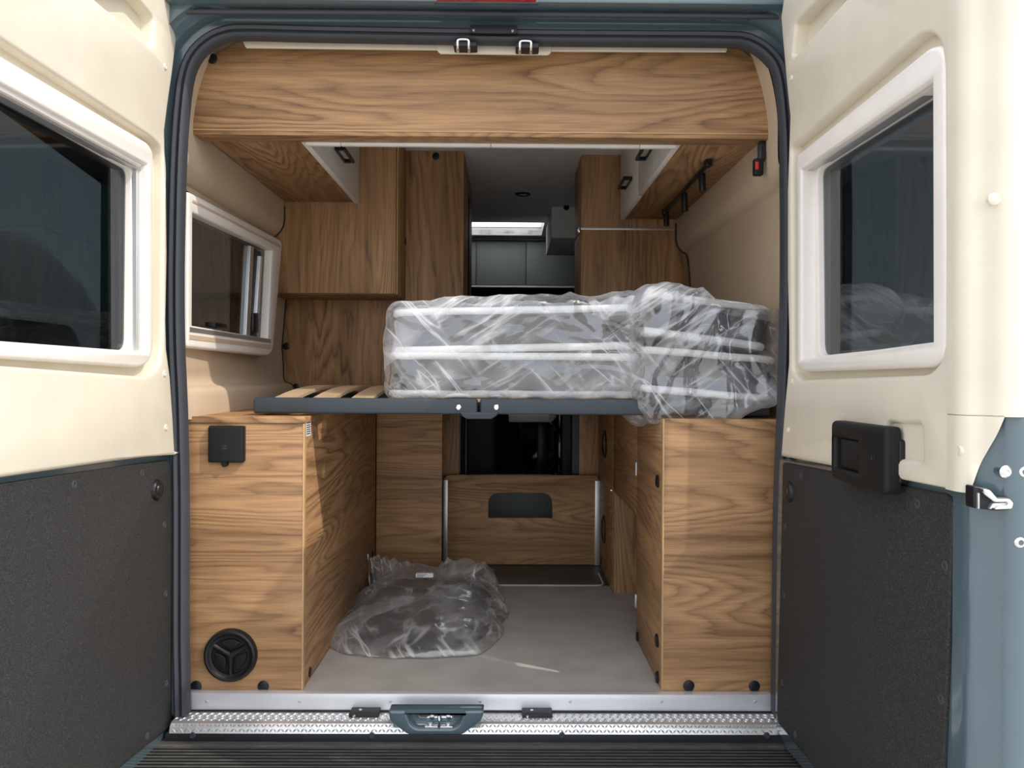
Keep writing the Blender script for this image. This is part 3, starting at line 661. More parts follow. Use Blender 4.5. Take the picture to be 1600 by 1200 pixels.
lathe('round_plug', c, DR.n, [(0.026, -0.002), (0.026, 0.004), (0.022, 0.010), (0.015, 0.011), (0.013, 0.014), (0.0003, 0.015)], 'black', panR, 24)
for a, b in ((1237, 122), (1238, 596), (1232, 672)): rivet(DR, creamR, a, b, 0.022, 'screw_cream', 0.007, 'screw_cover')
for a, b in ((1499, 704),): rivet(DR, creamR, a, b, 0.018, 'screw_cream', 0.009, 'screw_cover')
# pull handle: a bowed black shell on a foot
hq = DR.L([(1299, 656), (1385, 668), (1385, 768), (1297, 752)], 0.044)
hs0, hs1 = hq[0][0], hq[1][0]; hz0, hz1 = (hq[2][1] + hq[3][1]) / 2, (hq[0][1] + hq[1][1]) / 2
hn = thing('pull_handle', DR.P((0.5 * (hs0 + hs1), hz0), 0.02), 'black plastic pull handle on the cream door above the dark panel', 'handle')
grip = DR.L([(1303, 684), (1341, 688), (1340, 738), (1301, 730)], 0.044)
gs0, gs1, gz0, gz1 = grip[0][0], grip[1][0], (grip[2][1] + grip[3][1]) / 2, (grip[0][1] + grip[1][1]) / 2
plate('handle_shell', round_poly(rect(hs0, hs1, hz0, hz1), 0.014), [round_poly(rect(gs0 + 0.003, gs1, gz0, gz1), 0.004)], DR.fr, 0.018, 0.046, 'blacksoft', hn, 0.009, seg=4)
plate('handle_foot', round_poly(rect(hs0 + 0.03, hs1 + 0.003, hz0 + 0.02, hz1 - 0.022), 0.008), [], DR.fr, 0.008, 0.022, 'black', hn, 0.003)
plate('grip_bar', round_poly(rect(gs0 + 0.020, gs1 - 0.002, gz0, gz1), 0.004), [], DR.fr, 0.019, 0.040, 'blacksoft', hn, 0.006)
plate('grip_back', rect(gs0 - 0.004, gs1, gz0 - 0.002, gz1 + 0.002), [], DR.fr, 0.016, 0.021, 'black', hn)
c = DR.P(DR.uv(1364, 715, 0.046), 0.046)
lathe('key_hole', c, DR.n, [(0.0065, -0.003), (0.0065, 0.001), (0.005, 0.0013), (0.004, -0.001), (0.0003, -0.001)], 'rubber', hn, 14)

# shut face of the right door: it looks towards the viewer; cream above, paint below
def strip(name, secs, z0, z1, mat, parent, th=0.004, top_cut=None):
    """upright moulding: section points (x, y) swept from z0 to z1"""
    V, Fc = [], []; k = len(secs)
    zs = [z0 + (z1 - z0) * i / 6 for i in range(7)]
    for z in zs:
        for x, y in secs: V.append(Vector((x, y, z)))
        for x, y in secs: V.append(Vector((x, y + th, z)))
    m = 2 * k
    for i in range(6):
        b = i * m
        for j in range(k - 1):
            Fc.append([b + j, b + j + 1, b + j + 1 + m, b + j + m]); Fc.append([b + k + j, b + k + j + 1, b + k + j + 1 + m, b + k + j + m])
        Fc.append([b, b + k, b + k + m, b + m]); Fc.append([b + k - 1, b + 2 * k - 1, b + 2 * k - 1 + m, b + k - 1 + m])
    for b in (0, 6 * m): Fc.append(list(range(b, b + k)) + list(range(b + m - 1, b + k - 1, -1)))
    return mesh(name, V, Fc, mat, parent, 50)
ye = 1.97 - sE; xi = 0.706 + 0.004 * sE
zsplit = aty(1575, 651, ye - 0.03).z
zs2 = DR.uv(1503, 765)[1]
S_c = smooth_prof([(xi - 0.022, ye + 0.02), (xi - 0.0215, ye - 0.004), (xi - 0.012, ye - 0.018), (xi + 0.003, ye - 0.022), (xi + 0.011, ye - 0.030), (xi + 0.020, ye - 0.040), (xi + 0.034, ye - 0.046), (xi + 0.049, ye - 0.047), (xi + 0.058, ye - 0.040), (xi + 0.075, ye - 0.034), (xi + 0.12, ye - 0.030)])
strip('cream_edge', S_c, zsplit, TOPZ, 'cream', creamR)
# the cream edge tapers down to the panel corner
V = []; secA = [(x, y) for x, y in S_c if x < xi + 0.030]; zlow = zs2
k = len(secA); Fc = []
for i, (x, y) in enumerate(secA):
    t = (x - secA[0][0]) / (secA[-1][0] - secA[0][0]); zb = zlow + (zsplit - zlow) * max(0.0, (t - 0.25) / 0.75)
    V += [Vector((x, y, zsplit + 0.002)), Vector((x, y, zb)), Vector((x, y + 0.004, zsplit + 0.002)), Vector((x, y + 0.004, zb))]
for i in range(k - 1):
    a, b = 4 * i, 4 * i + 4; Fc += [[a, a + 1, b + 1, b], [a + 2, a + 3, b + 3, b + 2], [a + 1, a + 3, b + 3, b + 1], [a, a + 2, b + 2, b]]
mesh('cream_edge_corner', V, Fc, 'cream', creamR, 50)
S_b = smooth_prof([(xi - 0.004, ye + 0.03), (xi - 0.003, ye + 0.004), (xi + 0.003, ye - 0.008), (xi + 0.016, ye - 0.018), (xi + 0.030, ye - 0.030), (xi + 0.036, ye - 0.036), (xi + 0.050, ye - 0.040), (xi + 0.066, ye - 0.039), (xi + 0.074, ye - 0.030), (xi + 0.095, ye - 0.024), (xi + 0.14, ye - 0.020)])
strip('painted_edge', S_b, -0.42, zsplit, 'blue', dr)
strip('painted_edge', [(x + 0.002, y + 0.006) for x, y in S_b], zsplit - 0.01, TOPZ, 'blue', dr)
yb = ye - 0.040
for a, b in ((1570, 737), (1598, 737), (1592, 847)):
    c = aty(a, b, yb + 0.004); lathe('edge_bolt', c, (0, -1, 0), [(0.0095, -0.012), (0.0095, 0.0025), (0.007, 0.005), (0.004, 0.0052), (0.0035, 0.003), (0.0003, 0.003)], 'chrome', dr, 18)
c = aty(1553, 311, ye - 0.046); lathe('screw_cover', c, (0, -1, 0), [(0.009, -0.006), (0.009, 0.001), (0.006, 0.003), (0.0003, 0.0035)], 'screw_cream', creamR, 16)
# lock in the edge
lk = thing('door_lock', aty(1550, 780, yb), 'chrome door lock with black throat set in the painted door edge', 'lock')
q = [aty(a, b, yb - 0.002) for a, b in ((1520, 759), (1545, 763), (1556, 776), (1576, 777), (1583, 786), (1580, 796), (1558, 798), (1520, 794))]
plate('lock_plate', round_poly([(w.x, w.z) for w in q], 0.004), [], fr_y(yb + 0.004), -0.012, 0.008, 'black', lk, 0.002)
q = [aty(a, b, yb - 0.01) for a, b in ((1534, 763), (1545, 765), (1557, 779), (1576, 779), (1582, 786), (1579, 795), (1552, 796), (1556, 790), (1572, 789), (1573, 784), (1552, 784), (1536, 772))]
plate('lock_claw', round_poly([(w.x, w.z) for w in q], 0.0025), [], fr_y(yb), 0.004, 0.014, 'chrome', lk, 0.002)
q = [aty(a, b, yb - 0.01) for a, b in ((1552, 786), (1573, 785), (1574, 795), (1546, 796))]
plate('lock_bolt', round_poly([(w.x, w.z) for w in q], 0.002), [], fr_y(yb), 0.002, 0.010, 'alu_matt', lk, 0.002)
box('lock_bar', (aty(1523, 770, yb).x, aty(1526, 770, yb).x, yb - 0.008, yb, aty(1524, 794, yb).z, aty(1524, 769, yb).z), 'alu_matt', lk, 0.001)
for z in (0.22, 0.12 + 0.02, 1.28):
    box('hinge', (0.742, 0.80, 1.88, 2.015, z - 0.016, z + 0.016), 'blue', dr, 0.006)

# ================================================================== FURNITURE
def X(px, py, y): return aty(px, py, y).x
def Zp(px, py, y): return aty(px, py, y).z
def caps(lst, y, parent, r=0.0155, name='screw_cap'):
    for a, b in lst: cap(name, aty(a, b, y), (0, -1, 0), r, 0.003, 'black', parent, 18)
# ---- floor cabinet on the left
xc = X(474, 860, YC); ztop = Zp(390, 651, YC)
lc = thing('floor_cabinet', (xc - 0.15, YC, 0), 'wooden floor cabinet with round air vent and socket under the side window', 'cabinet', 'garage floor cabinets')
box('rear_panel', (-0.90, xc - 0.0, YC, YC + 0.018, 0.0, ztop - 0.018), 'wood_h', lc, 0.001)
box('side_panel', (xc - 0.017, xc, YC + 0.0185, 3.24, 0.0, ztop - 0.018), 'wood_y', lc, 0.001)
box('top_panel', (-0.90, xc + 0.002, YC - 0.003, 3.24, ztop - 0.0175, ztop), 'wood_h2', lc, 0.0015)
box('edge_band', (xc - 0.003, xc + 0.0012, YC - 0.0012, YC + 0.0195, 0.0, ztop - 0.018), 'wood_edge', lc, 0.0008)
c = aty(361.5, 1022.5, YC)
ring = lathe('air_vent', c, (0, -1, 0), [(0.0715, -0.002), (0.0715, 0.010), (0.069, 0.016), (0.064, 0.018), (0.060, 0.017), (0.056, 0.012), (0.051, 0.011), (0.0505, 0.002), (0.0003, 0.002)], 'black', lc, 40)
for k in range(3):
    a0 = PI / 2 + k * 2 * PI / 3
    V = []
    lobe = []
    for t in range(13):
        a = a0 - 0.72 + 1.44 * t / 12; lobe.append((c.x + 0.044 * math.cos(a), c.z + 0.044 * math.sin(a)))
    lobe += [(c.x + 0.022 * math.cos(a0 + 0.55), c.z + 0.022 * math.sin(a0 + 0.55)), (c.x + 0.014 * math.cos(a0), c.z + 0.014 * math.sin(a0)), (c.x + 0.022 * math.cos(a0 - 0.55), c.z + 0.022 * math.sin(a0 - 0.55))]
    plate('vent_louvre', round_poly(lobe, 0.005, 2), [], fr_y(YC), 0.001, 0.008, 'blacksoft', ring, 0.003)
for k in range(3):
    a = PI / 2 + PI / 3 + k * 2 * PI / 3; d = Vector((math.cos(a), 0, math.sin(a)))
    tube('vent_spoke', [c + Vector((0, -0.006, 0)), c + d * 0.03 + Vector((0, -0.0055, 0)), c + d * 0.052 + Vector((0, -0.005, 0))], [0.010, 0.007, 0.008], 'black', ring, 8)
caps(((306.5, 1072.5), (411.5, 1072.5)), YC, lc)
a, b = aty(328.5, 666, YC), aty(382.5, 722, YC)
so = plate('socket_cover', round_poly(rect(a.x, b.x, b.z, a.z), 0.004), [], fr_y(YC), 0, 0.017, 'blacksoft', lc, 0.004)
plate('socket_base', round_poly(rect(a.x - 0.002, b.x + 0.002, b.z + 0.002, a.z + 0.002), 0.004), [], fr_y(YC), 0, 0.006, 'black', so, 0.002)
c = aty(353, 724, YC); lathe('socket_tab', c, (0, -1, 0), [(0.0085, 0), (0.0085, 0.013), (0.007, 0.016), (0.0003, 0.016)], 'blacksoft', so, 16)
c = aty(354, 698, YC)
for dx, dz, w in ((-0.006, 0.004, 0.012), (-0.006, -0.005, 0.012), (-0.006, -0.0005, 0.005)):
    box('socket_emblem', (c.x + dx, c.x + dx + w, YC - 0.0178, YC - 0.0165, c.z + dz - 0.0008, c.z + dz + 0.0008), 'seal', so, 0)
tube('socket_emblem', [(c.x + 0.0035 + 0.003 * math.cos(t), YC - 0.0172, c.z - 0.0005 + 0.003 * math.sin(t)) for t in [k * PI / 6 for k in range(12)]], 0.0006, 'seal', so, 5, True)
cap('screw_cap', atx(484, 1050, xc), (1, 0, 0), 0.0145, 0.003, 'black', lc, 18); cap('screw_cap', atx(582, 866, xc), (1, 0, 0), 0.0155, 0.003, 'black', lc, 18)
# barcode sticker on the side panel
a, b = atx(476.5, 655, xc), atx(482, 681, xc)
st = box('sticker', (xc, xc + 0.0012, a.y + 0.01, b.y + 0.02, b.z, a.z - 0.004), 'paper', lc, 0)
for i in range(7):
    z = b.z + 0.005 + i * 0.006; box('sticker_bar', (xc + 0.0011, xc + 0.0016, a.y + 0.014, b.y + 0.012 + 0.004 * (i % 2), z, z + 0.003), 'ink', st, 0)
for i in range(4):
    a = atz(330 + i * 8, 643.0 - i * 0.4, ztop); box('vent_mark', (a.x, a.x + 0.010, a.y - 0.006, a.y + 0.012, ztop, ztop + 0.001), 'ink', lc, 0)

# ---- floor cabinet on the right with its inner doors
xr = X(1035.5, 860, YC); zr_top = Zp(1120, 655, YC)
rc = thing('floor_cabinet', (xr + 0.15, YC, 0), 'plain wooden floor cabinet beside the right door, opposite the vented one', 'cabinet', 'garage floor cabinets')
box('rear_panel', (xr, 0.78, YC, YC + 0.018, 0.0, zr_top), 'wood_h2', rc, 0.001)
yA, yB, yC2 = atx(994.5, 860, xr).y, atx(957.5, 800, xr).y, 3.62
d1 = box('side_door', (xr, xr + 0.017, YC + 0.0185, yA - 0.002, 0.0, zr_top - 0.004), 'wood_y', rc, 0.001)
zlow = 0.5 * (atx(994, 801, xr).z + atx(958, 771, xr).z)
box('side_panel', (xr + 0.001, xr + 0.018, yA + 0.001, yB - 0.002, zlow, zr_top - 0.004), 'wood_y', rc, 0.001)
box('recess_panel', (xr + 0.001, xr + 0.14, yB - 0.03, yB - 0.012, 0.0, zlow + 0.05), 'wood_v', rc, 0.001)
box('recess_side', (xr + 0.14, xr + 0.156, yA, yB, 0.0, zlow + 0.1), 'wood_y', rc, 0.001)
box('recess_shelf', (xr + 0.018, xr + 0.16, yA, yB - 0.03, zlow + 0.0, zlow + 0.016), 'wood_y', rc, 0.001)
box('far_side_panel', (xr + 0.0005, xr + 0.017, yB + 0.001, yC2, 0.0, zr_top - 0.004), 'wood_y', rc, 0.001)
box('edge_band', (xr - 0.0012, xr + 0.003, YC - 0.0012, YC + 0.0195, 0.0, zr_top), 'wood_edge', rc, 0.0008)
box('top_panel', (xr + 0.02, 0.78, YC + 0.02, yC2, zr_top - 0.018, zr_top - 0.001), 'wood_h2', rc, 0.001)
caps(((1076, 1071.5), (1178.5, 1072)), YC, rc)
for a, b, r in ((1028.5, 752, 0.018), (1027.5, 1001, 0.019), (1028, 1058, 0.016), (997, 995, 0.015)):
    cap('door_knob' if r > 0.017 else 'screw_cap', atx(a, b, xr), (-1, 0, 0), r, 0.006, 'black', rc, 18)
for a, b in ((994, 732), (993.5, 938)):
    c = atx(a, b, xr); box('hinge_leaf', (xr - 0.004, xr + 0.002, c.y - 0.012, c.y + 0.012, c.z - 0.022, c.z + 0.022), 'alu_matt', rc, 0.001)
for a, b, h in ((945, 694, 0.062), (943.5, 827, 0.062)):
    c = atx(a, b, xr); V, Fc = [], []
    lathe('grip_cup', c, (-1, 0, 0), [(h, -0.002), (h, 0.003), (h * 0.9, 0.005), (h * 0.8, 0.002), (h * 0.78, -0.006), (0.0003, -0.006)], 'black', rc, 24)
cap('screw_cap', atx(939, 876, xr), (-1, 0, 0), 0.016, 0.003, 'black', rc, 16)
c = atx(956, 766, xr); cap('catch', c, (-1, 0, 0), 0.006, 0.006, 'chrome', rc, 10)

# ---- floor trim along the step in the floor
yt = 3.15
ft = thing('trim_4', (0, yt, 0), None, None, None, 'structure')
xe = X(944, 915, yt)
tube('floor_edge_trim', [(-0.5, yt, 0.001)] + [(xe - 0.03, yt, 0.001), (xe - 0.012, yt + 0.006, 0.001), (xe - 0.003, yt + 0.02, 0.001), (xe, yt + 0.05, 0.001), (xe, yt + 0.2, 0.001)], 0.004, 'alu', ft, 6)

# ---- lower partition on the left (grain runs across)
yp = 3.25
x0, x1 = X(588, 760, yp), X(690.5, 760, yp)
lp = thing('partition_board', ((x0 + x1) / 2, yp, 0), 'upright wooden partition board behind the plastic bag, grain running across', 'partition')
box('board', (x0, x1, yp, yp + 0.017, 0.0, 0.80), 'wood_h', lp, 0.001)
cap('screw_cap', aty(670, 889, yp), (0, -1, 0), 0.0165, 0.003, 'black', lp, 18); 
# ---- slide-in guard board with the handle cut-out
yg = 3.50
gp = [aty(a, b, yg) for a, b in ((694, 748), (699, 742), (931, 743), (937, 750), (937, 884), (694, 884))]
gd = thing('guard_board', (aty(815, 884, yg).x, yg, 0), 'low wooden guard board with rounded hand slot, held in two metal channels', 'board')
hole = [aty(a, b, yg) for a, b in ((763, 809.5), (763, 770), (863, 770), (863, 809.5))]
plate('board', round_poly([(q.x, max(q.z, 0.001)) for q in gp], [0.006, 0.006, 0.006, 0.006, 0, 0]), [round_poly([(q.x, q.z) for q in hole], [0.004, 0.055, 0.055, 0.004], 6)], fr_y(yg + 0.018), 0, 0.018, 'wood_h2', gd, 0.002)
for a, b in ((692.5, 699.5), (929.5, 937.5)):
    xa_, xb_ = X(a, 800, yg - 0.01), X(b, 800, yg - 0.01)
    box('channel', (xa_, xb_, yg - 0.014, yg + 0.03, 0.002, Zp(800, 750, yg)), 'alu_matt', gd, 0.001)
# ---- wall strips either side of the aisle opening
ys = 3.56
def upright(name, px0, px1, y, z0, z1, mat, label, cat, th=0.03):
    a, b = X(px0, 690, y), X(px1, 690, y)
    t = thing(name, ((a + b) / 2, y, z0), label, cat)
    box('board', (a, b, y, y + th, z0, z1), mat, t, 0.001)
    return t
t = upright('jamb_board', 686, 717.5, ys, 0.0, 0.85, 'wood_v', 'narrow upright wooden jamb left of the dark aisle opening, under the bed', 'jamb board')
box('jamb_edge', (X(717.5, 690, ys), X(719.5, 690, ys), ys - 0.002, ys + 0.08, 0.0, 0.85), 'black', t, 0)
t = upright('jamb_board', 905, 941, ys, 0.0, 0.85, 'wood_v', 'narrow upright wooden jamb right of the dark aisle opening, under the bed', 'jamb board')
box('jamb_edge', (X(894, 690, ys), X(905, 690, ys), ys + 0.0, ys + 0.09, 0.0, 0.85), 'black', t, 0)

# ---- tall partition on the left above the bed
yw = 3.23
x1 = X(724, 400, yw); zt_ = Zp(680, 239, yw)
tp = thing('tall_partition', (-0.55, yw, 0.7), 'tall wooden partition with upright grain behind the bed at the left', 'partition')
box('board', (-0.98, x1, yw, yw + 0.02, 0.76, ZC - 0.001), 'wood_v', tp, 0.001)
box('return_board', (x1 - 0.017, x1, yw + 0.02, yw + 0.75, 0.80, ZC - 0.001), 'wood_v', tp, 0.001)
for a, b in ((681, 244), (447.5, 541), (463, 605)): cap('screw_cap', aty(a, b, yw), (0, -1, 0), 0.0155, 0.003, 'black', tp, 18)
# ---- wall cupboard hung on it
yb_ = 2.985
xk = X(621, 400, yb_); zk = Zp(520, 459, yb_)
wc = thing('wall_cupboard', (-0.66, yw, zk), 'wooden wall cupboard with upright grain hanging above the side window end of the bed', 'cupboard')
box('carcass', (-0.925, xk - 0.0, yb_ + 0.019, yw - 0.001, zk, ZC - 0.002), 'wood_v', wc, 0.001)
box('door', (-0.925, xk - 0.006, yb_, yb_ + 0.0185, zk + 0.002, ZC - 0.002), 'wood_v', wc, 0.0015)
box('side_edge', (xk - 0.0035, xk + 0.0, yb_ + 0.002, yb_ + 0.019, zk, ZC - 0.002), 'wood_edge', wc, 0.0005)
c = atx(636, 366, xk); box('catch', (xk, xk + 0.004, yw - 0.03, yw - 0.015, 1.405, 1.435), 'black', wc, 0.001)

# ---- overhead cupboards
def cup_handle(door, c, ux, n_, L=0.165, Hh=0.036):
    """black bow-framed grip: rounded frame standing on the door, C centre, UX along, third axis from N"""
    ux = Vector(ux); n_ = Vector(n_); w = Vector((0, 0, 1))
    fr = (Vector(c), ux, n_, w)
    o = round_poly(rect(-L / 2, L / 2, 0, Hh), 0.006); i = round_poly(rect(-L / 2 + 0.016, L / 2 - 0.016, 0.004, Hh - 0.009), 0.004)
    plate('handle', o, [i], fr, -0.006, 0.006, 'black', door, 0.003)
xd = 0.5 * (atz(477.5, 218, ZU).x + atz(561, 314, ZU).x); ylf, ylb = 2.205, yb_ - 0.002
ol_ = thing('overhead_cupboard', (xd - 0.15, 2.6, ZU), 'left overhead cupboard with wooden underside, one white door and black grip', 'cupboard', 'side overhead cupboards')
box('base_board', (-0.862, xd - 0.017, ylf, ylb, ZU, ZU + 0.016), 'wood_y', ol_, 0.001)
box('back_board', (-0.90, -0.85, ylf, ylb, ZU + 0.016, ZC - 0.003), 'wood_y', ol_, 0.001)
dd_ = box('door', (xd - 0.016, xd, ylf, ylb - 0.004, ZU - 0.004, ZC - 0.01), 'white_door', ol_, 0.002)
h = atx(539, 242, xd + 0.018); h.x = xd; cup_handle(dd_, h, (0, 1, 0), (1, 0, 0))
dl_edge = box('door_edge', (xd - 0.017, xd + 0.0008, ylf, ylb - 0.004, ZU - 0.007, ZU - 0.0035), 'white_frame', dd_, 0.001)
xq = 0.5 * (atz(1053.8, 224.3, ZU).x + atz(969.8, 341, ZU).x); yrb = 3.262
or_ = thing('overhead_cupboard', (xq + 0.15, 2.7, ZU), 'right overhead cupboard with wooden underside, two white doors and the black spot rail', 'cupboard', 'side overhead cupboards')
box('base_board', (xq + 0.017, 0.728, ylf, yrb, ZU, ZU + 0.016), 'wood_y', or_, 0.001)
box('back_board', (0.71, 0.76, ylf, yrb, ZU + 0.016, ZC - 0.003), 'wood_y', or_, 0.001)
ym = atx(997, 300, xq).y
for ya, yb2, hp_ in ((ylf, ym - 0.002, (1007, 238)), (ym + 0.001, yrb - 0.003, (976, 286))):
    d_ = box('door', (xq, xq + 0.016, ya, yb2, ZU - 0.004, ZC - 0.01), 'white_door', or_, 0.002)
    h = atx(*hp_, xq - 0.018); h.x = xq; cup_handle(d_, h, (0, 1, 0), (-1, 0, 0))
    box('door_edge', (xq - 0.0008, xq + 0.017, ya, yb2, ZU - 0.007, ZU - 0.0035), 'white_frame', d_, 0.001)
# rear cupboard across the opening
yR, yF = 2.118, 2.182
zb_ = Zp(756, 206.5, yR)
rp_ = [aty(a, b, yR) for a, b in ((299, 199), (301, 142), (306, 124), (320, 102.5), (333, 90), (348, 79), (374, 64), (1146, 73), (1167, 83.5), (1184, 97.5), (1202, 118), (1212, 150), (1216, 211))]
ro = thing('overhead_cupboard', (-0.07, yR, zb_), 'rear overhead cupboard whose broad wooden back spans the top of the opening', 'cupboard')
pts = [(-0.885, zb_ + 0.001)] + [(q.x, q.z) for q in rp_[1:-1]] + [(0.745, zb_ + 0.001)]
plate('back_board', round_poly(pts, 0.008), [], fr_y(yR + 0.018), 0, 0.018, 'wood_h', ro, 0.001)
box('base_board', (-0.866, 0.73, yR + 0.001, yF, zb_ - 0.012, zb_ + 0.0005), 'wood_h2', ro, 0.001)
box('edge_band', (-0.88, 0.735, yR - 0.0012, yR + 0.004, zb_ - 0.0008, zb_ + 0.0022), 'wood_edge', ro, 0.0005)
xs = [xd, X(532, 219, yF), X(767, 221, yF), X(1000, 222, yF), xq]
for a, b in zip(xs, xs[1:]):
    box('door', (a + 0.0008, b - 0.0008, yF + 0.001, yF + 0.017, zb_ - 0.020, ZC - 0.01), 'white_door', ro, 0.002)
caps(((332, 92), (1190, 103)), yR, ro, 0.014)
# cream corner linings beside it (seen between seal and board)
for sx, xa_, xb_ in ((-1, -0.90, -0.60), (1, 0.44, 0.76)):
    o = box('wall_corner_lining', (xa_, xb_, yR + 0.022, yR + 0.03, 1.56, 1.80), 'lining', wall_l if sx < 0 else wall_r, 0)

# ---- tall unit on the right
yT = 3.272
x0 = X(908, 400, yT); zsp = Zp(985, 357.5, yT)
tu = thing('tall_cabinet', (0.5, yT, 0.75), 'tall wooden cabinet behind the bed at the right, split by a metal strip', 'cabinet')
box('upper_board', (x0, 0.80, yT, yT + 0.018, zsp + 0.004, ZC - 0.001), 'wood_v', tu, 0.001)
box('lower_board', (x0, 0.80, yT, yT + 0.018, 0.80, zsp - 0.005), 'wood_v', tu, 0.001)
box('metal_strip', (x0 - 0.002, 0.80, yT - 0.002, yT + 0.016, zsp - 0.0055, zsp + 0.0045), 'alu_matt', tu, 0.001)
box('side_board', (x0 - 0.001, x0 + 0.017, yT + 0.0185, yT + 0.31, 0.80, zsp - 0.005), 'wood_v', tu, 0.001)
box('side_board', (x0 - 0.001, x0 + 0.017, yT + 0.0185, yT + 0.31, zsp + 0.004, ZC - 0.001), 'wood_v', tu, 0.001)
c = atx(902, 352, x0 - 0.002); box('side_catch', (x0 - 0.008, x0 - 0.001, yT + 0.03, yT + 0.10, zsp - 0.012, zsp + 0.014), 'chrome', tu, 0.002)

# ---- small fittings
# spot rail under the right cupboard
p0, p1 = atz(1110, 252, ZU - 0.012), atz(1037, 334, ZU - 0.012)
tr = thing('spot_rail', ((p0 + p1) / 2), 'black spotlight rail with three small spots under the right overhead cupboard', 'spotlight')
v, f = tube_geo([p0, p1], 0.0075, 8); mesh('rail', v, f, 'black', tr, 50)
for p_ in (p0 + (p1 - p0) * 0.04, p1 + (p0 - p1) * 0.04): box('rail_foot', (p_.x - 0.011, p_.x + 0.011, p_.y - 0.016, p_.y + 0.016, ZU - 0.022, ZU), 'black', tr, 0.003)
for t_, ln in ((0.17, 0.052), (0.52, 0.06), (0.97, 0.046)):
    p_ = p0 + (p1 - p0) * t_
    sp_ = lathe('spot', p_ + Vector((0.006, 0.004, -0.006)), (0.06, 0.06, -1), [(0.010, -0.004), (0.0115, 0.002), (0.0115, ln), (0.0095, ln + 0.001), (0.009, ln - 0.003), (0.0003, ln - 0.003)], 'black', tr, 16)
    lathe('spot_lens', p_ + Vector((0.006, 0.004, -0.006)) + Vector((0.06, 0.06, -1)).normalized() * (ln - 0.002), (0.06, 0.06, -1), [(0.0088, -0.001), (0.0088, 0.001), (0.0003, 0.0015)], 'chrome', sp_, 14)
# belt buckle hanging from the cupboard
c = aty(1186, 243, 2.135)
bk = thing('belt_buckle', c + Vector((0, 0, 0.06)), 'black strap with red-buttoned belt buckle hanging beside the right wall', 'buckle')
st_ = [c + Vector((0.012, 0.01, 0.045)), c + Vector((0.004, 0.0, 0.02)), c + Vector((0.003, -0.004, -0.005)), c + Vector((0.0, 0.0, -0.015))]
for off in (0.0, 0.007): tube('strap', catmull3([q + Vector((off, off * 0.5, 0)) for q in st_], 4), [0.0085] * 13, 'rubber', bk, 8)
q = c + Vector((-0.004, -0.002, -0.03))
bb_ = box('buckle_body', (q.x - 0.0125, q.x + 0.0145, q.y - 0.01, q.y + 0.012, q.z - 0.027, q.z + 0.02), 'blacksoft', bk, 0.005)
box('buckle_button', (q.x - 0.0095, q.x - 0.001, q.y - 0.0115, q.y - 0.006, q.z - 0.012, q.z + 0.009), 'redbtn', bb_, 0.001)

# ---- side window in the left wall
wx = -0.884
w1 = thing('window_1', (wx, 2.45, 1.15), None, None, None, 'structure')
def Lw(lst): return [(atx(a, b, wx).y, atx(a, b, wx).z) for a, b in lst]
fo = Lw([(286, 300), (431, 375), (434, 381), (419, 548), (412, 556), (286, 543)]); fi = Lw([(286, 330), (418, 391), (411, 529), (286, 508)])
fo[0] = (2.09, fo[0][1]); fo[-1] = (2.09, fo[-1][1]); fi[0] = (2.12, fi[0][1]); fi[-1] = (2.12, fi[-1][1])
fw = plate('window_frame', round_poly(fo, [0.012, 0.008, 0.02, 0.02, 0.02, 0.012]), [round_poly(fi, 0.004)], fr_x(wx), -0.012, 0.018, 'white_frame', w1, 0.006)
a = Lw([(290, 312), (430, 384)]); b = Lw([(290, 322), (424, 391)])
plate('roller_groove', [a[0], a[1], (a[1][0], a[1][1] - 0.006), (a[0][0], a[0][1] - 0.006)], [], fr_x(wx), 0.0, 0.0205, 'lining', fw, 0.0)
for k, (z_, m_) in enumerate(((0.5, 'alu_matt'), (0.30, 'lining'))):
    aa = Lw([(286, 511 + k * 12), (415, 530 + k * 9), (415, 536 + k * 9), (286, 518 + k * 12)]); aa[0] = (2.1, aa[0][1]); aa[3] = (2.1, aa[3][1])
    plate('sill_groove', aa, [], fr_x(wx), 0.0, 0.0195, m_, fw, 0.0)
plate('pane', [(2.10, fi[0][1]), fi[1], fi[2], (2.10, fi[3][1])], [], fr_x(wx), -0.013, -0.010, 'tinted_side', fw)
plate('outer_pane', [(2.10, 0.98), (2.82, 0.98), (2.82, 1.37), (2.10, 1.37)], [], fr_x(wx - 0.06), -0.002, 0.002, 'tinted_side', fw)
g1 = Lw([(391, 384), (396, 386), (390, 524), (384, 523)]); plate('stay_rail', g1, [], fr_x(wx), -0.010, 0.002, 'alu_matt', fw, 0.002)
g1 = Lw([(398, 388), (410, 394), (403, 528), (391, 526)]); plate('stay_channel', g1, [], fr_x(wx), -0.010, -0.004, 'rubber', fw, 0.001)
g1 = Lw([(404, 400), (407, 401), (402, 490), (398, 489)]); plate('stay_tube', g1, [], fr_x(wx), -0.006, 0.008, 'alu', fw, 0.003)
q = atx(398, 504, wx); box('stay_joint', (wx - 0.02, wx + 0.006, q.y - 0.03, q.y + 0.03, q.z - 0.035, q.z + 0.03), 'black', fw, 0.004)
q = atx(340, 511, wx); box('window_latch', (wx - 0.02, wx + 0.012, q.y - 0.05, q.y + 0.05, q.z - 0.002, q.z + 0.012), 'black', fw, 0.004)

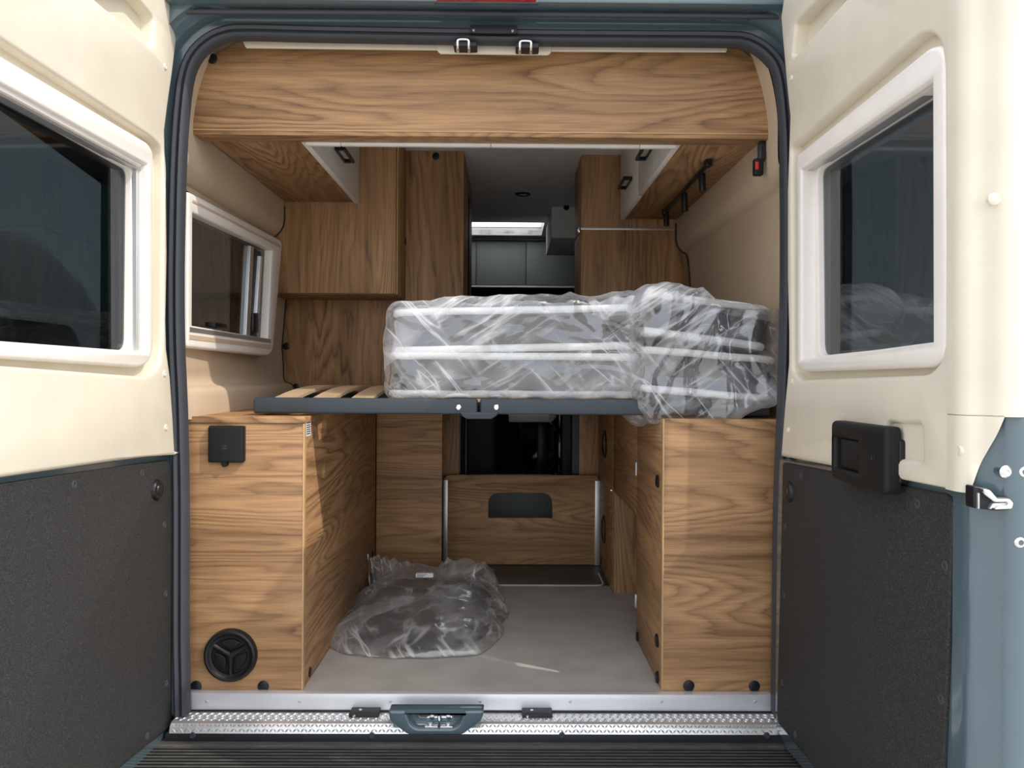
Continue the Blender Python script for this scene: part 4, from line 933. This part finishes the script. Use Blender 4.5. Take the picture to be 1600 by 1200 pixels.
# ================================================================== BED
ybd = 2.15
zb0, zb1 = Zp(560, 646.5, ybd), Zp(560, 622, ybd)
xl, xm1, xm2, xr_ = X(395, 634, ybd), X(746, 634, ybd), X(750, 634, ybd), 0.74
bed = thing('bed_frame', (0, 2.6, zb0), 'dark grey steel bed frame with bent wooden slats across the garage', 'bed frame')
for a, b, nm in ((xl, xm1, 'rear_bar'), (xm2, xr_, 'rear_bar')):
    g = box_geo(a, b, ybd, ybd + 0.03, zb0, zb1, 0.006, 3); mesh(nm, *g, 'steel', bed, 40)
    g = box_geo(a, b, 3.15, 3.18, zb0, zb1, 0.006, 3); mesh('front_bar', *g, 'steel', bed, 40)
box('end_bar', (xl, xl + 0.028, ybd + 0.03, 3.15, zb0, zb1), 'steel', bed, 0.004)
p = [aty(a, b, ybd - 0.004) for a, b in ((718, 644), (779, 644), (776, 650), (768, 655), (729, 655), (721, 650))]
plate('bracket', round_poly([(q.x, q.z) for q in p], 0.004), [], fr_y(ybd + 0.012), 0, 0.012, 'steel', bed, 0.003)
for a, b in ((716.5, 636.5), (775.5, 636.5)):
    lathe('bed_bolt', aty(a, b, ybd), (0, -1, 0), [(0.0078, -0.001), (0.0078, 0.003), (0.006, 0.0045), (0.0038, 0.0045), (0.0034, 0.002), (0.0003, 0.002)], 'chrome', bed, 18)
box('slat_rail', (xl + 0.03, xr_ - 0.02, ybd + 0.031, ybd + 0.05, zb1 - 0.02, zb1 - 0.004), 'rubber', bed, 0)
xL_MAT = X(607, 560, 2.2) - 0.04
def slat(x, y, L, wd):
    n = 10; V, Fc = [], []
    for i in range(n + 1):
        t = i / n; yy = y - L / 2 + L * t; z = zb1 - 0.0085 - (0.002 if x > xL_MAT else 0) + (0.030 if x < xL_MAT else 0.0) * (1 - (2 * t - 1) ** 2)
        for dx, dz in ((-wd / 2, 0), (wd / 2, 0), (wd / 2, 0.009), (-wd / 2, 0.009)): V.append(Vector((x + dx, yy, z + dz)))
    for i in range(n):
        for j in range(4): Fc.append([i * 4 + j, i * 4 + (j + 1) % 4, (i + 1) * 4 + (j + 1) % 4, (i + 1) * 4 + j])
    Fc += [[0, 1, 2, 3], [n * 4 + j for j in range(4)]]
    return mesh('slat', V, Fc, 'slat', bed, 30)
for i in range(13): slat(xl + 0.085 + i * 0.108, 2.655, 0.96, 0.062)

# ---- crumpled film: ridged creases
def rid(p, s, seed):
    n_ = noise.noise(Vector((p.x * s + seed, p.y * s - seed * 0.7, p.z * s + seed * 0.3))); return 1 - min(1, abs(n_) * 2.6)
def crumple(p, seed, ang=0.5):
    w = noise.noise_vector(p * 3.0 + Vector((seed, 0, 0))) * 0.10; q = p + w
    ca, sa = math.cos(ang), math.sin(ang); d = Vector((q.x * ca - q.z * sa, q.y, (q.x * sa + q.z * ca) * 2.6))
    dv, _ = noise.voronoi(Vector((d.x, d.y, d.z * 0.6)) * 6.0 + Vector((seed, 0, 0))); e = min(1.0, (dv[1] - dv[0]) * 2.2)
    return 0.50 * rid(d, 2.2, seed) + 0.24 * (1 - e) + 0.14 * rid(q, 5, seed + 3) + 0.12 * rid(d, 8, seed + 5)
def rounded_box_film(name, cen, half, rad, n, amp, seed, mat, parent, ang=0.5, fun=None, at=None):
    """a crumpled bag around a box: cube grid, rounded, pushed out along its normal"""
    V, Fc, idx = [], [], {}
    def vert(face, i, j):
        a, b = -1 + 2 * i / n, -1 + 2 * j / n
        p = {0: (a, -1, b), 1: (a, 1, b), 2: (-1, a, b), 3: (1, a, b), 4: (a, b, -1), 5: (a, b, 1)}[face]
        key = tuple(round(c * n) for c in p)
        if key in idx: return idx[key]
        q = Vector((p[0] * half[0], p[1] * half[1], p[2] * half[2]))
        inn = Vector([max(-(h - rad), min(h - rad, c)) for c, h in zip(q, half)])
        d = q - inn; d = d.normalized() if d.length > 1e-9 else Vector(p).normalized()
        base = inn + d * rad; w = base + cen
        w = w + d * (amp * (crumple(w, seed, ang) - 0.35))
        if fun: w = fun(w, d)
        idx[key] = len(V); V.append(w); return idx[key]
    for fc in range(6):
        for i in range(n):
            for j in range(n):
                q = [vert(fc, i, j), vert(fc, i + 1, j), vert(fc, i + 1, j + 1), vert(fc, i, j + 1)]
                if len(set(q)) == 4: Fc.append(q)
    return mesh(name, V, Fc, mat, parent, 180, at)

def mattress(cx, cy, z, hx, hy, h, rotz, tilt, label, seed):
    t = thing('mattress', (cx, cy, z), label, 'mattress', 'folded mattresses on the bed frame')
    t.rotation_euler = (0, tilt, rotz)
    B = Vector((cx, cy, z))
    bm = bmesh.new(); bmesh.ops.create_cube(bm, size=1, matrix=Matrix.Translation(B + Vector((0, 0, h / 2))) @ Matrix.Diagonal((2 * hx, 2 * hy, h - 0.006, 1)))
    ed = [e for e in bm.edges if abs(e.verts[0].co.z - e.verts[1].co.z) > h * 0.5]
    bmesh.ops.bevel(bm, geom=ed, offset=0.05, segments=6, affect='EDGES', profile=0.5)
    v, f = from_bm(bm); bm.free(); mesh('core', v, f, 'mesh_fabric', t, 40)
    def loop(z_, r):
        c = round_poly(rect(-hx, hx, -hy, hy), 0.055, 8); pts = []
        for i in range(len(c)):
            a, b = Vector(c[i]), Vector(c[(i + 1) % len(c)]); m = max(1, int((b - a).length / 0.04))
            for k in range(m): q = a + (b - a) * k / m; pts.append(B + Vector((q.x, q.y, z_ + 0.0022 * noise.noise(Vector((q.x * 12, q.y * 12, seed + z_ * 40))))))
        return pts
    for z_ in (0.0105, h - 0.0105): tube('piping', loop(z_, 0.0085), 0.0105, 'white_fabric', t, 8, True)
    for z_ in (0.004, h - 0.004):
        o = round_poly(rect(-hx, hx, -hy, hy), 0.055, 8)
        plate('ticking', [(a, b) for a, b in o], [], (B, Vector((1, 0, 0)), Vector((0, 1, 0)), Vector((0, 0, 1))), z_ - 0.004 if z_ > 0.01 else 0.0, z_ + 0.004 if z_ > 0.01 else 0.006, 'white_fabric', t)
    return t
zm = zb1 + 0.0015
xL, xR2 = X(607, 560, 2.2), X(1000, 560, 2.2)
hx = (xR2 - xL) / 2; cx = (xL + xR2) / 2; zt2 = Zp(800, 478, 2.19)
hm = (zt2 - zm) / 2 - 0.002
mattress(cx, 2.55, zm, hx - 0.004, 0.355, hm, 0.0, 0, 'lower half of the folded mattress stack under the film, resting on the frame', 1)
mattress(cx + 0.004, 2.56, zm + hm + 0.004, hx - 0.010, 0.35, hm, 0.012, math.radians(-1.6), 'upper half of the folded mattress stack under the film, nearer the wooden partition', 2)
mattress(0.565, 2.50, zm + 0.006, 0.185, 0.34, hm * 1.0, 0.0, math.radians(4.5), 'lower mattress end at the right wall, tilted under the film', 3)
mattress(0.560, 2.52, zm + hm + 0.034, 0.18, 0.33, hm * 0.98, 0.0, math.radians(7.5), 'upper mattress end at the right wall, tilted under the film', 4)
def funL(w, d):
    # slack: the top of the bag lifts a little towards the right, the right end is gathered
    t = max(0, min(1, (w.x - xL) / (xR2 - xL)))
    if d.z > 0.3: w = w + Vector((0, 0, 0.024 * t))
    return w
wf = rounded_box_film('plastic_wrap', Vector((cx + 0.003, 2.548, (zm + zt2) / 2 + 0.004)), (hx + 0.014, 0.378, (zt2 - zm) / 2 + 0.012), 0.045, 110, 0.022, 2.3, 'film', None, 0.55, funL, at=(cx, 2.55, zm))
tag(wf, 'clear crumpled plastic wrap around the folded mattresses, left of the gather', 'plastic wrap', 'film on the mattresses')
def funR(w, d):
    t = max(0, min(1, (w.x - 0.34) / 0.40))
    if d.z > 0.2: w = w + Vector((0, 0, 0.034 * math.sin(PI * min(1, t * 1.5)) - 0.040 * t * t))
    if d.z < -0.1 or d.y < -0.5:
        low = max(0, min(1, (zm + 0.06 - w.z) / 0.08)); w = w + Vector((0, -0.030 * low, -0.080 * low * math.sin(PI * min(1, 0.15 + t * 0.9))))
    w.x = min(w.x, 0.778 + 0.004 * math.sin(w.z * 90)); return w
wf = rounded_box_film('plastic_wrap', Vector((0.56, 2.49, (zm + zt2) / 2 + 0.012)), (0.205, 0.372, (zt2 - zm) / 2 + 0.020), 0.05, 100, 0.036, 7.9, 'film', None, -0.7, funR, at=(0.56, 2.5, zm))
tag(wf, 'clear loose plastic film sagging over the mattress ends at the right wall', 'plastic wrap', 'film on the mattresses')

# ================================================================== BAG ON THE FLOOR
outl = [(508, 1000), (540, 1022), (590, 1027), (640, 1029), (700, 1027), (745, 1024), (772, 1004), (782, 975), (784, 945), (778, 922), (772, 905), (700, 905), (640, 902), (592, 912), (570, 935), (535, 965)]
OP = [atz(a, b, 0.0) for a, b in outl]
cen = sum(OP, Vector((0, 0, 0))) / len(OP)
ang = sorted([(math.atan2(q.y - cen.y, q.x - cen.x), (q - cen).length) for q in OP])
def radius(a):
    a = (a + PI) % (2 * PI) - PI
    for (a0, r0), (a1, r1) in zip(ang, ang[1:] + [(ang[0][0] + 2 * PI, ang[0][1])]):
        for s in (0, 2 * PI):
            if a0 <= a + s <= a1: t = (a + s - a0) / max(1e-9, a1 - a0); return r0 * (1 - t) + r1 * t
    return ang[0][1]
def bag_h(t): return max(0.0, 1 - t ** 3.2) ** 0.75
def blob(name, k_r, hgt, nr, na, amp, seed, mat, parent, z0):
    V, Fc = [], []
    V.append(cen + Vector((0, 0, z0 + hgt)))
    rads = [radius(2 * PI * j / na) for j in range(na)]
    for i in range(1, nr + 1):
        t = i / nr
        for j in range(na):
            a = 2 * PI * j / na; r = rads[j] * k_r * t; p = Vector((cen.x + r * math.cos(a), cen.y + r * math.sin(a), 0))
            lump = 0.75 + 0.35 * noise.noise(Vector((p.x * 4 + seed, p.y * 4, 1)))
            back = 1 + 0.35 * max(0, (p.y - cen.y) / 0.4)
            z = z0 + hgt * bag_h(t) * lump * back
            cr = crumple(Vector((p.x, p.y, z)) * 0.9, seed, 0.3)
            V.append(Vector((p.x, p.y, max(z0 + 0.001, z + amp * (cr - 0.3) * (0.35 + 0.65 * bag_h(t))))))
    for j in range(na): Fc.append([0, 1 + j, 1 + (j + 1) % na])
    for i in range(nr - 1):
        for j in range(na):
            a, b = 1 + i * na + j, 1 + i * na + (j + 1) % na; Fc.append([a, a + na, b + na, b])
    k = len(V); V.append(Vector((cen.x, cen.y, z0))); l0 = 1 + (nr - 1) * na
    for j in range(na): Fc.append([k, l0 + (j + 1) % na, l0 + j])
    return mesh(name, V, Fc, mat, parent, 180)
ct = thing('folded_cloth', (cen.x, cen.y, 0.002), 'dark folded cloth packed inside the clear bag on the garage floor', 'cloth')
blob('cloth_bundle', 0.84, 0.052, 40, 90, 0.016, 11.0, 'dark_cloth', ct, 0.004)
bg_ = thing('plastic_bag', (cen.x, cen.y, 0), 'clear plastic bag tied at the back, lying on the grey garage floor', 'bag')
blob('bag_film', 1.02, 0.098, 110, 260, 0.034, 4.4, 'film_bag', bg_, 0.001)
# the loose collar of the bag behind the tie
def collar(pts, seed):
    """film fan: lower edge gathered, upper edge flared; pts = [(px, py bottom, px, py top, y)]"""
    V, Fc = [], []; n = 26; m = 16
    for i in range(n + 1):
        t = i / n * (len(pts) - 1); k = min(int(t), len(pts) - 2); u = t - k
        A = aty(pts[k][0], pts[k][1], pts[k][4]).lerp(aty(pts[k + 1][0], pts[k + 1][1], pts[k + 1][4]), u); B = aty(pts[k][2], pts[k][3], pts[k][4] + 0.05).lerp(aty(pts[k + 1][2], pts[k + 1][3], pts[k + 1][4] + 0.05), u)
        for j in range(m + 1):
            s = j / m; q = A.lerp(B, s); q = q + Vector((0, 0.035 * s * math.sin(i * 1.1 + seed) + 0.012 * noise.noise(q * 18 + Vector((seed, 0, 0))), 0)); q.z = max(q.z, 0.003); V.append(q)
    for i in range(n):
        for j in range(m):
            a = i * (m + 1) + j; Fc.append([a, a + 1, a + m + 2, a + m + 1])
    return mesh('bag_collar', V, Fc, 'film_bag', bg_, 180)
collar([(578, 930, 572, 868, 2.98), (600, 915, 596, 870, 3.0), (622, 905, 614, 874, 3.02), (646, 901, 646, 882, 3.03)], 1.0)
collar([(676, 900, 690, 880, 3.03), (700, 902, 700, 873, 3.02), (730, 906, 742, 876, 3.0), (764, 912, 766, 884, 2.97), (778, 925, 777, 905, 2.9)], 2.0)
c = aty(664, 899, 2.90)
tg = box('paper_tag', (c.x - 0.033, c.x + 0.033, c.y - 0.02, c.y + 0.0, c.z - 0.004, c.z + 0.012), 'paper', bg_, 0.003)
for i in range(3): box('tag_print', (c.x - 0.028, c.x - 0.006 + 0.008 * i, c.y - 0.0206, c.y - 0.0195, c.z - 0.001 + i * 0.0042, c.z + 0.0006 + i * 0.0042), 'ink', tg, 0)

# ================================================================== LIVING AREA AND CAB (seen through the aisle)
# ceiling spot
c = atz(817, 303, ZC)
sp_ = thing('ceiling_spot', c, 'small black-rimmed round spot in the grey ceiling beyond the bed', 'spotlight')
lathe('rim', c, (0, 0, -1), [(0.040, -0.002), (0.040, 0.003), (0.036, 0.006), (0.026, 0.006), (0.024, 0.002), (0.0003, 0.002)], 'black', sp_, 24)
lathe('lens', c, (0, 0, -1), [(0.022, 0.0), (0.022, 0.0035), (0.0003, 0.004)], 'white_frame', sp_, 20)
# dark post at the edge of the partition
x0 = X(727, 380, 3.62); 
pt_ = thing('door_post', (x0 + 0.009, 3.62, 0.002), 'slim black post beside the tall partition in front of the ceiling window', 'post')
v, f = tube_geo([(x0 + 0.009, 3.62, 0.0), (x0 + 0.009, 3.62, Zp(730, 312, 3.62)), (x0 + 0.010, 3.625, Zp(730, 300, 3.62))], [0.0105, 0.0105, 0.004], 10); mesh('post', v, f, 'black', pt_, 50)
lathe('foot', (x0 + 0.009, 3.62, 0), (0, 0, 1), [(0.02, 0), (0.02, 0.006), (0.012, 0.01), (0.0105, 0.02)], 'black', pt_, 14)
# lockers over the cab
yk = 5.42
z0, z1 = Zp(815, 446, yk), Zp(815, 371, yk)
lkx = [X(700, 410, yk), X(744, 410, yk), X(822, 410, yk), X(905, 410, yk)]
ck = thing('cab_locker', (0, yk, z0), 'grey row of lockers over the cab, below the bright roof window', 'locker')
box('carcass', (lkx[0] - 0.2, 0.8, yk + 0.017, yk + 0.3, z0, ZC + 0.035), 'teal_cab', ck, 0.002)
for a, b in zip(lkx, lkx[1:]): box('door', (a + 0.003, b - 0.003, yk, yk + 0.016, z0 + 0.004, z1 - 0.03), 'teal_cab', ck, 0.004)
box('light_strip', (lkx[0] - 0.2, 0.8, yk - 0.004, yk + 0.02, z0 - 0.014, z0 - 0.002), 'headliner', ck, 0.001)
box('top_rail', (lkx[0] - 0.2, 0.8, yk - 0.02, yk + 0.01, z1 - 0.022, z1), 'teal_cab', ck, 0.004)
# kitchen wall cupboard on the right with a tilted flap
yk2 = 4.05
a = aty(868, 300, yk2)
kc = thing('kitchen_cupboard', (0.45, 4.4, 1.5), 'grey kitchen wall cupboard with a white edged flap beyond the tall cabinet', 'cupboard')
zz = Zp(880, 372, 4.25)
box('carcass', (X(862, 340, 4.25), 0.8, 4.25, 4.85, zz, ZC - 0.004), 'headliner', kc, 0.003)
V = [aty(x_, y_, d_) for x_, y_, d_ in ((867, 299, 4.2), (899, 293, 3.95), (899, 301, 3.95), (867, 305, 4.2))]; V2 = [q + Vector((0, 0.25, 0)) for q in V]
mesh('flap', V + V2, [[0, 1, 2, 3], [4, 5, 6, 7], [0, 1, 5, 4], [1, 2, 6, 5], [2, 3, 7, 6], [3, 0, 4, 7]], 'white_door', kc)
c = aty(885, 324, 4.245); cap('knob', c, (0, -1, 0), 0.017, 0.012, 'black', kc, 12)
# cab seats, bench and table in the gloom
def seat(x, y, label):
    t = thing('cab_chair', (x, y, 0), label, 'seat', 'cab seats')
    box('cushion', (x - 0.24, x + 0.24, y - 0.25, y + 0.25, 0.36, 0.52), 'dark_cab', t, 0.05, seg=4)
    g = box_geo(x - 0.24, x + 0.24, y - 0.34, y - 0.22, 0.48, 1.08, 0.05, 4); mesh('backrest', *g, 'dark_cab', t, 50)
    box('headrest', (x - 0.12, x + 0.12, y - 0.33, y - 0.24, 1.10, 1.27), 'dark_cab', t, 0.04, seg=4)
    box('pedestal', (x - 0.2, x + 0.2, y - 0.2, y + 0.2, 0.0, 0.37), 'gloss_black', t, 0.01)
seat(-0.42, 5.9, 'dark cab seat on the driver side, far end of the aisle'); seat(0.34, 5.9, 'dark cab seat on the passenger side, far end of the aisle')
bn = thing('bench_seat', (-0.33, 4.6, 0), 'dark upholstered bench seat left of the aisle, below the bed line', 'seat')
box('bench_box', (-0.85, X(775, 700, 4.35), 4.35, 4.9, 0.0, 0.42), 'gloss_black', bn, 0.01)
box('bench_back', (-0.85, X(774, 690, 4.3), 4.30, 4.42, 0.0, 0.98), 'dark_cab', bn, 0.03, seg=3)
tb = thing('dinette_table', (0.05, 4.95, 0), 'pale dinette table glimpsed under the bed frame', 'table')
xa_, xb_ = X(800, 655, 4.7), X(848, 655, 4.7)
box('table_top', (xa_ - 0.02, xb_ + 0.1, 4.85, 5.3, Zp(820, 662, 4.7), Zp(820, 650, 4.7)), 'headliner', tb, 0.01)
box('table_leg', (xb_ - 0.02, xb_ + 0.04, 5.0, 5.06, -0.002, Zp(820, 660, 4.7)), 'black', tb, 0.005)
kb = thing('kitchen_block', (0.6, 4.3, 0), 'dark kitchen base unit right of the aisle with two drawer fronts', 'kitchen unit')
xkb = X(872, 700, 3.9)
box('carcass', (xkb + 0.018, 0.8, 3.86, 4.8, 0.0, 0.86), 'dark_cab', kb, 0.004)
for z_ in (0.05, 0.33, 0.6): box('drawer_front', (xkb, xkb + 0.017, 3.88, 4.78, z_, z_ + 0.25), 'gloss_black', kb, 0.003)
# aisle riser seen through the hand slot
rs = thing('step_box', (0, 4.1, 0), 'grey-green step box across the aisle, seen through the hand slot', 'step')
box('step_body', (-0.5, xkb - 0.002, 4.0, 4.28, 0.0, 0.30), 'teal_cab', rs, 0.012, seg=3)
box('step_top', (-0.5, xkb - 0.002, 3.99, 4.29, 0.30, 0.315), 'pvc', rs, 0.004)

# ================================================================== OUTSIDE, seen through the tinted windows
pv = thing('parked_van', (-3.4, 2.6, GZ), 'white parked van outside, seen dimly through the left door window', 'van')
prof = [(-2.4, 0.28), (-2.45, 1.0), (-2.3, 2.0), (-2.1, 2.2), (1.5, 2.2), (1.95, 2.0), (2.75, 1.15), (3.35, 0.98), (3.5, 0.75), (3.5, 0.28)]
fr_v = (Vector((-3.4 - 0.95, 2.6, GZ)), Vector((0, 1, 0)), Vector((0, 0, 1)), Vector((1, 0, 0)))
plate('body', round_poly(prof, 0.12, 4), [], fr_v, 0.0, 1.9, 'skin_white', pv, 0.08)
plate('side_window', round_poly([(-2.0, 1.25), (2.05, 1.25), (1.75, 1.75), (-2.0, 1.75)], 0.08), [], fr_v, 1.88, 1.906, 'gloss_black', pv, 0.003)
plate('side_moulding', round_poly(rect(-2.3, 3.2, 0.6, 0.72), 0.03), [], fr_v, 1.88, 1.915, 'black', pv, 0.005)
plate('sill_cover', round_poly(rect(-2.3, 3.3, 0.24, 0.36), 0.03), [], fr_v, 1.7, 1.905, 'black', pv, 0.005)
for yy in (1.05, 5.2):
    for xx, sg in ((-2.48, 1), (-4.3, -1)):
        wv = lathe('wheel', (xx - sg * 0.2, yy, GZ + 0.33), (sg, 0, 0), [(0.2, -0.0), (0.31, 0.0), (0.33, 0.03), (0.33, 0.18), (0.30, 0.21), (0.22, 0.21), (0.21, 0.18), (0.0003, 0.18)], 'rubber', pv, 28)
        lathe('hub_cap', (xx - sg * 0.01, yy, GZ + 0.33), (sg, 0, 0), [(0.2, -0.03), (0.2, 0.0), (0.08, 0.015), (0.0003, 0.02)], 'alu_matt', wv, 20)
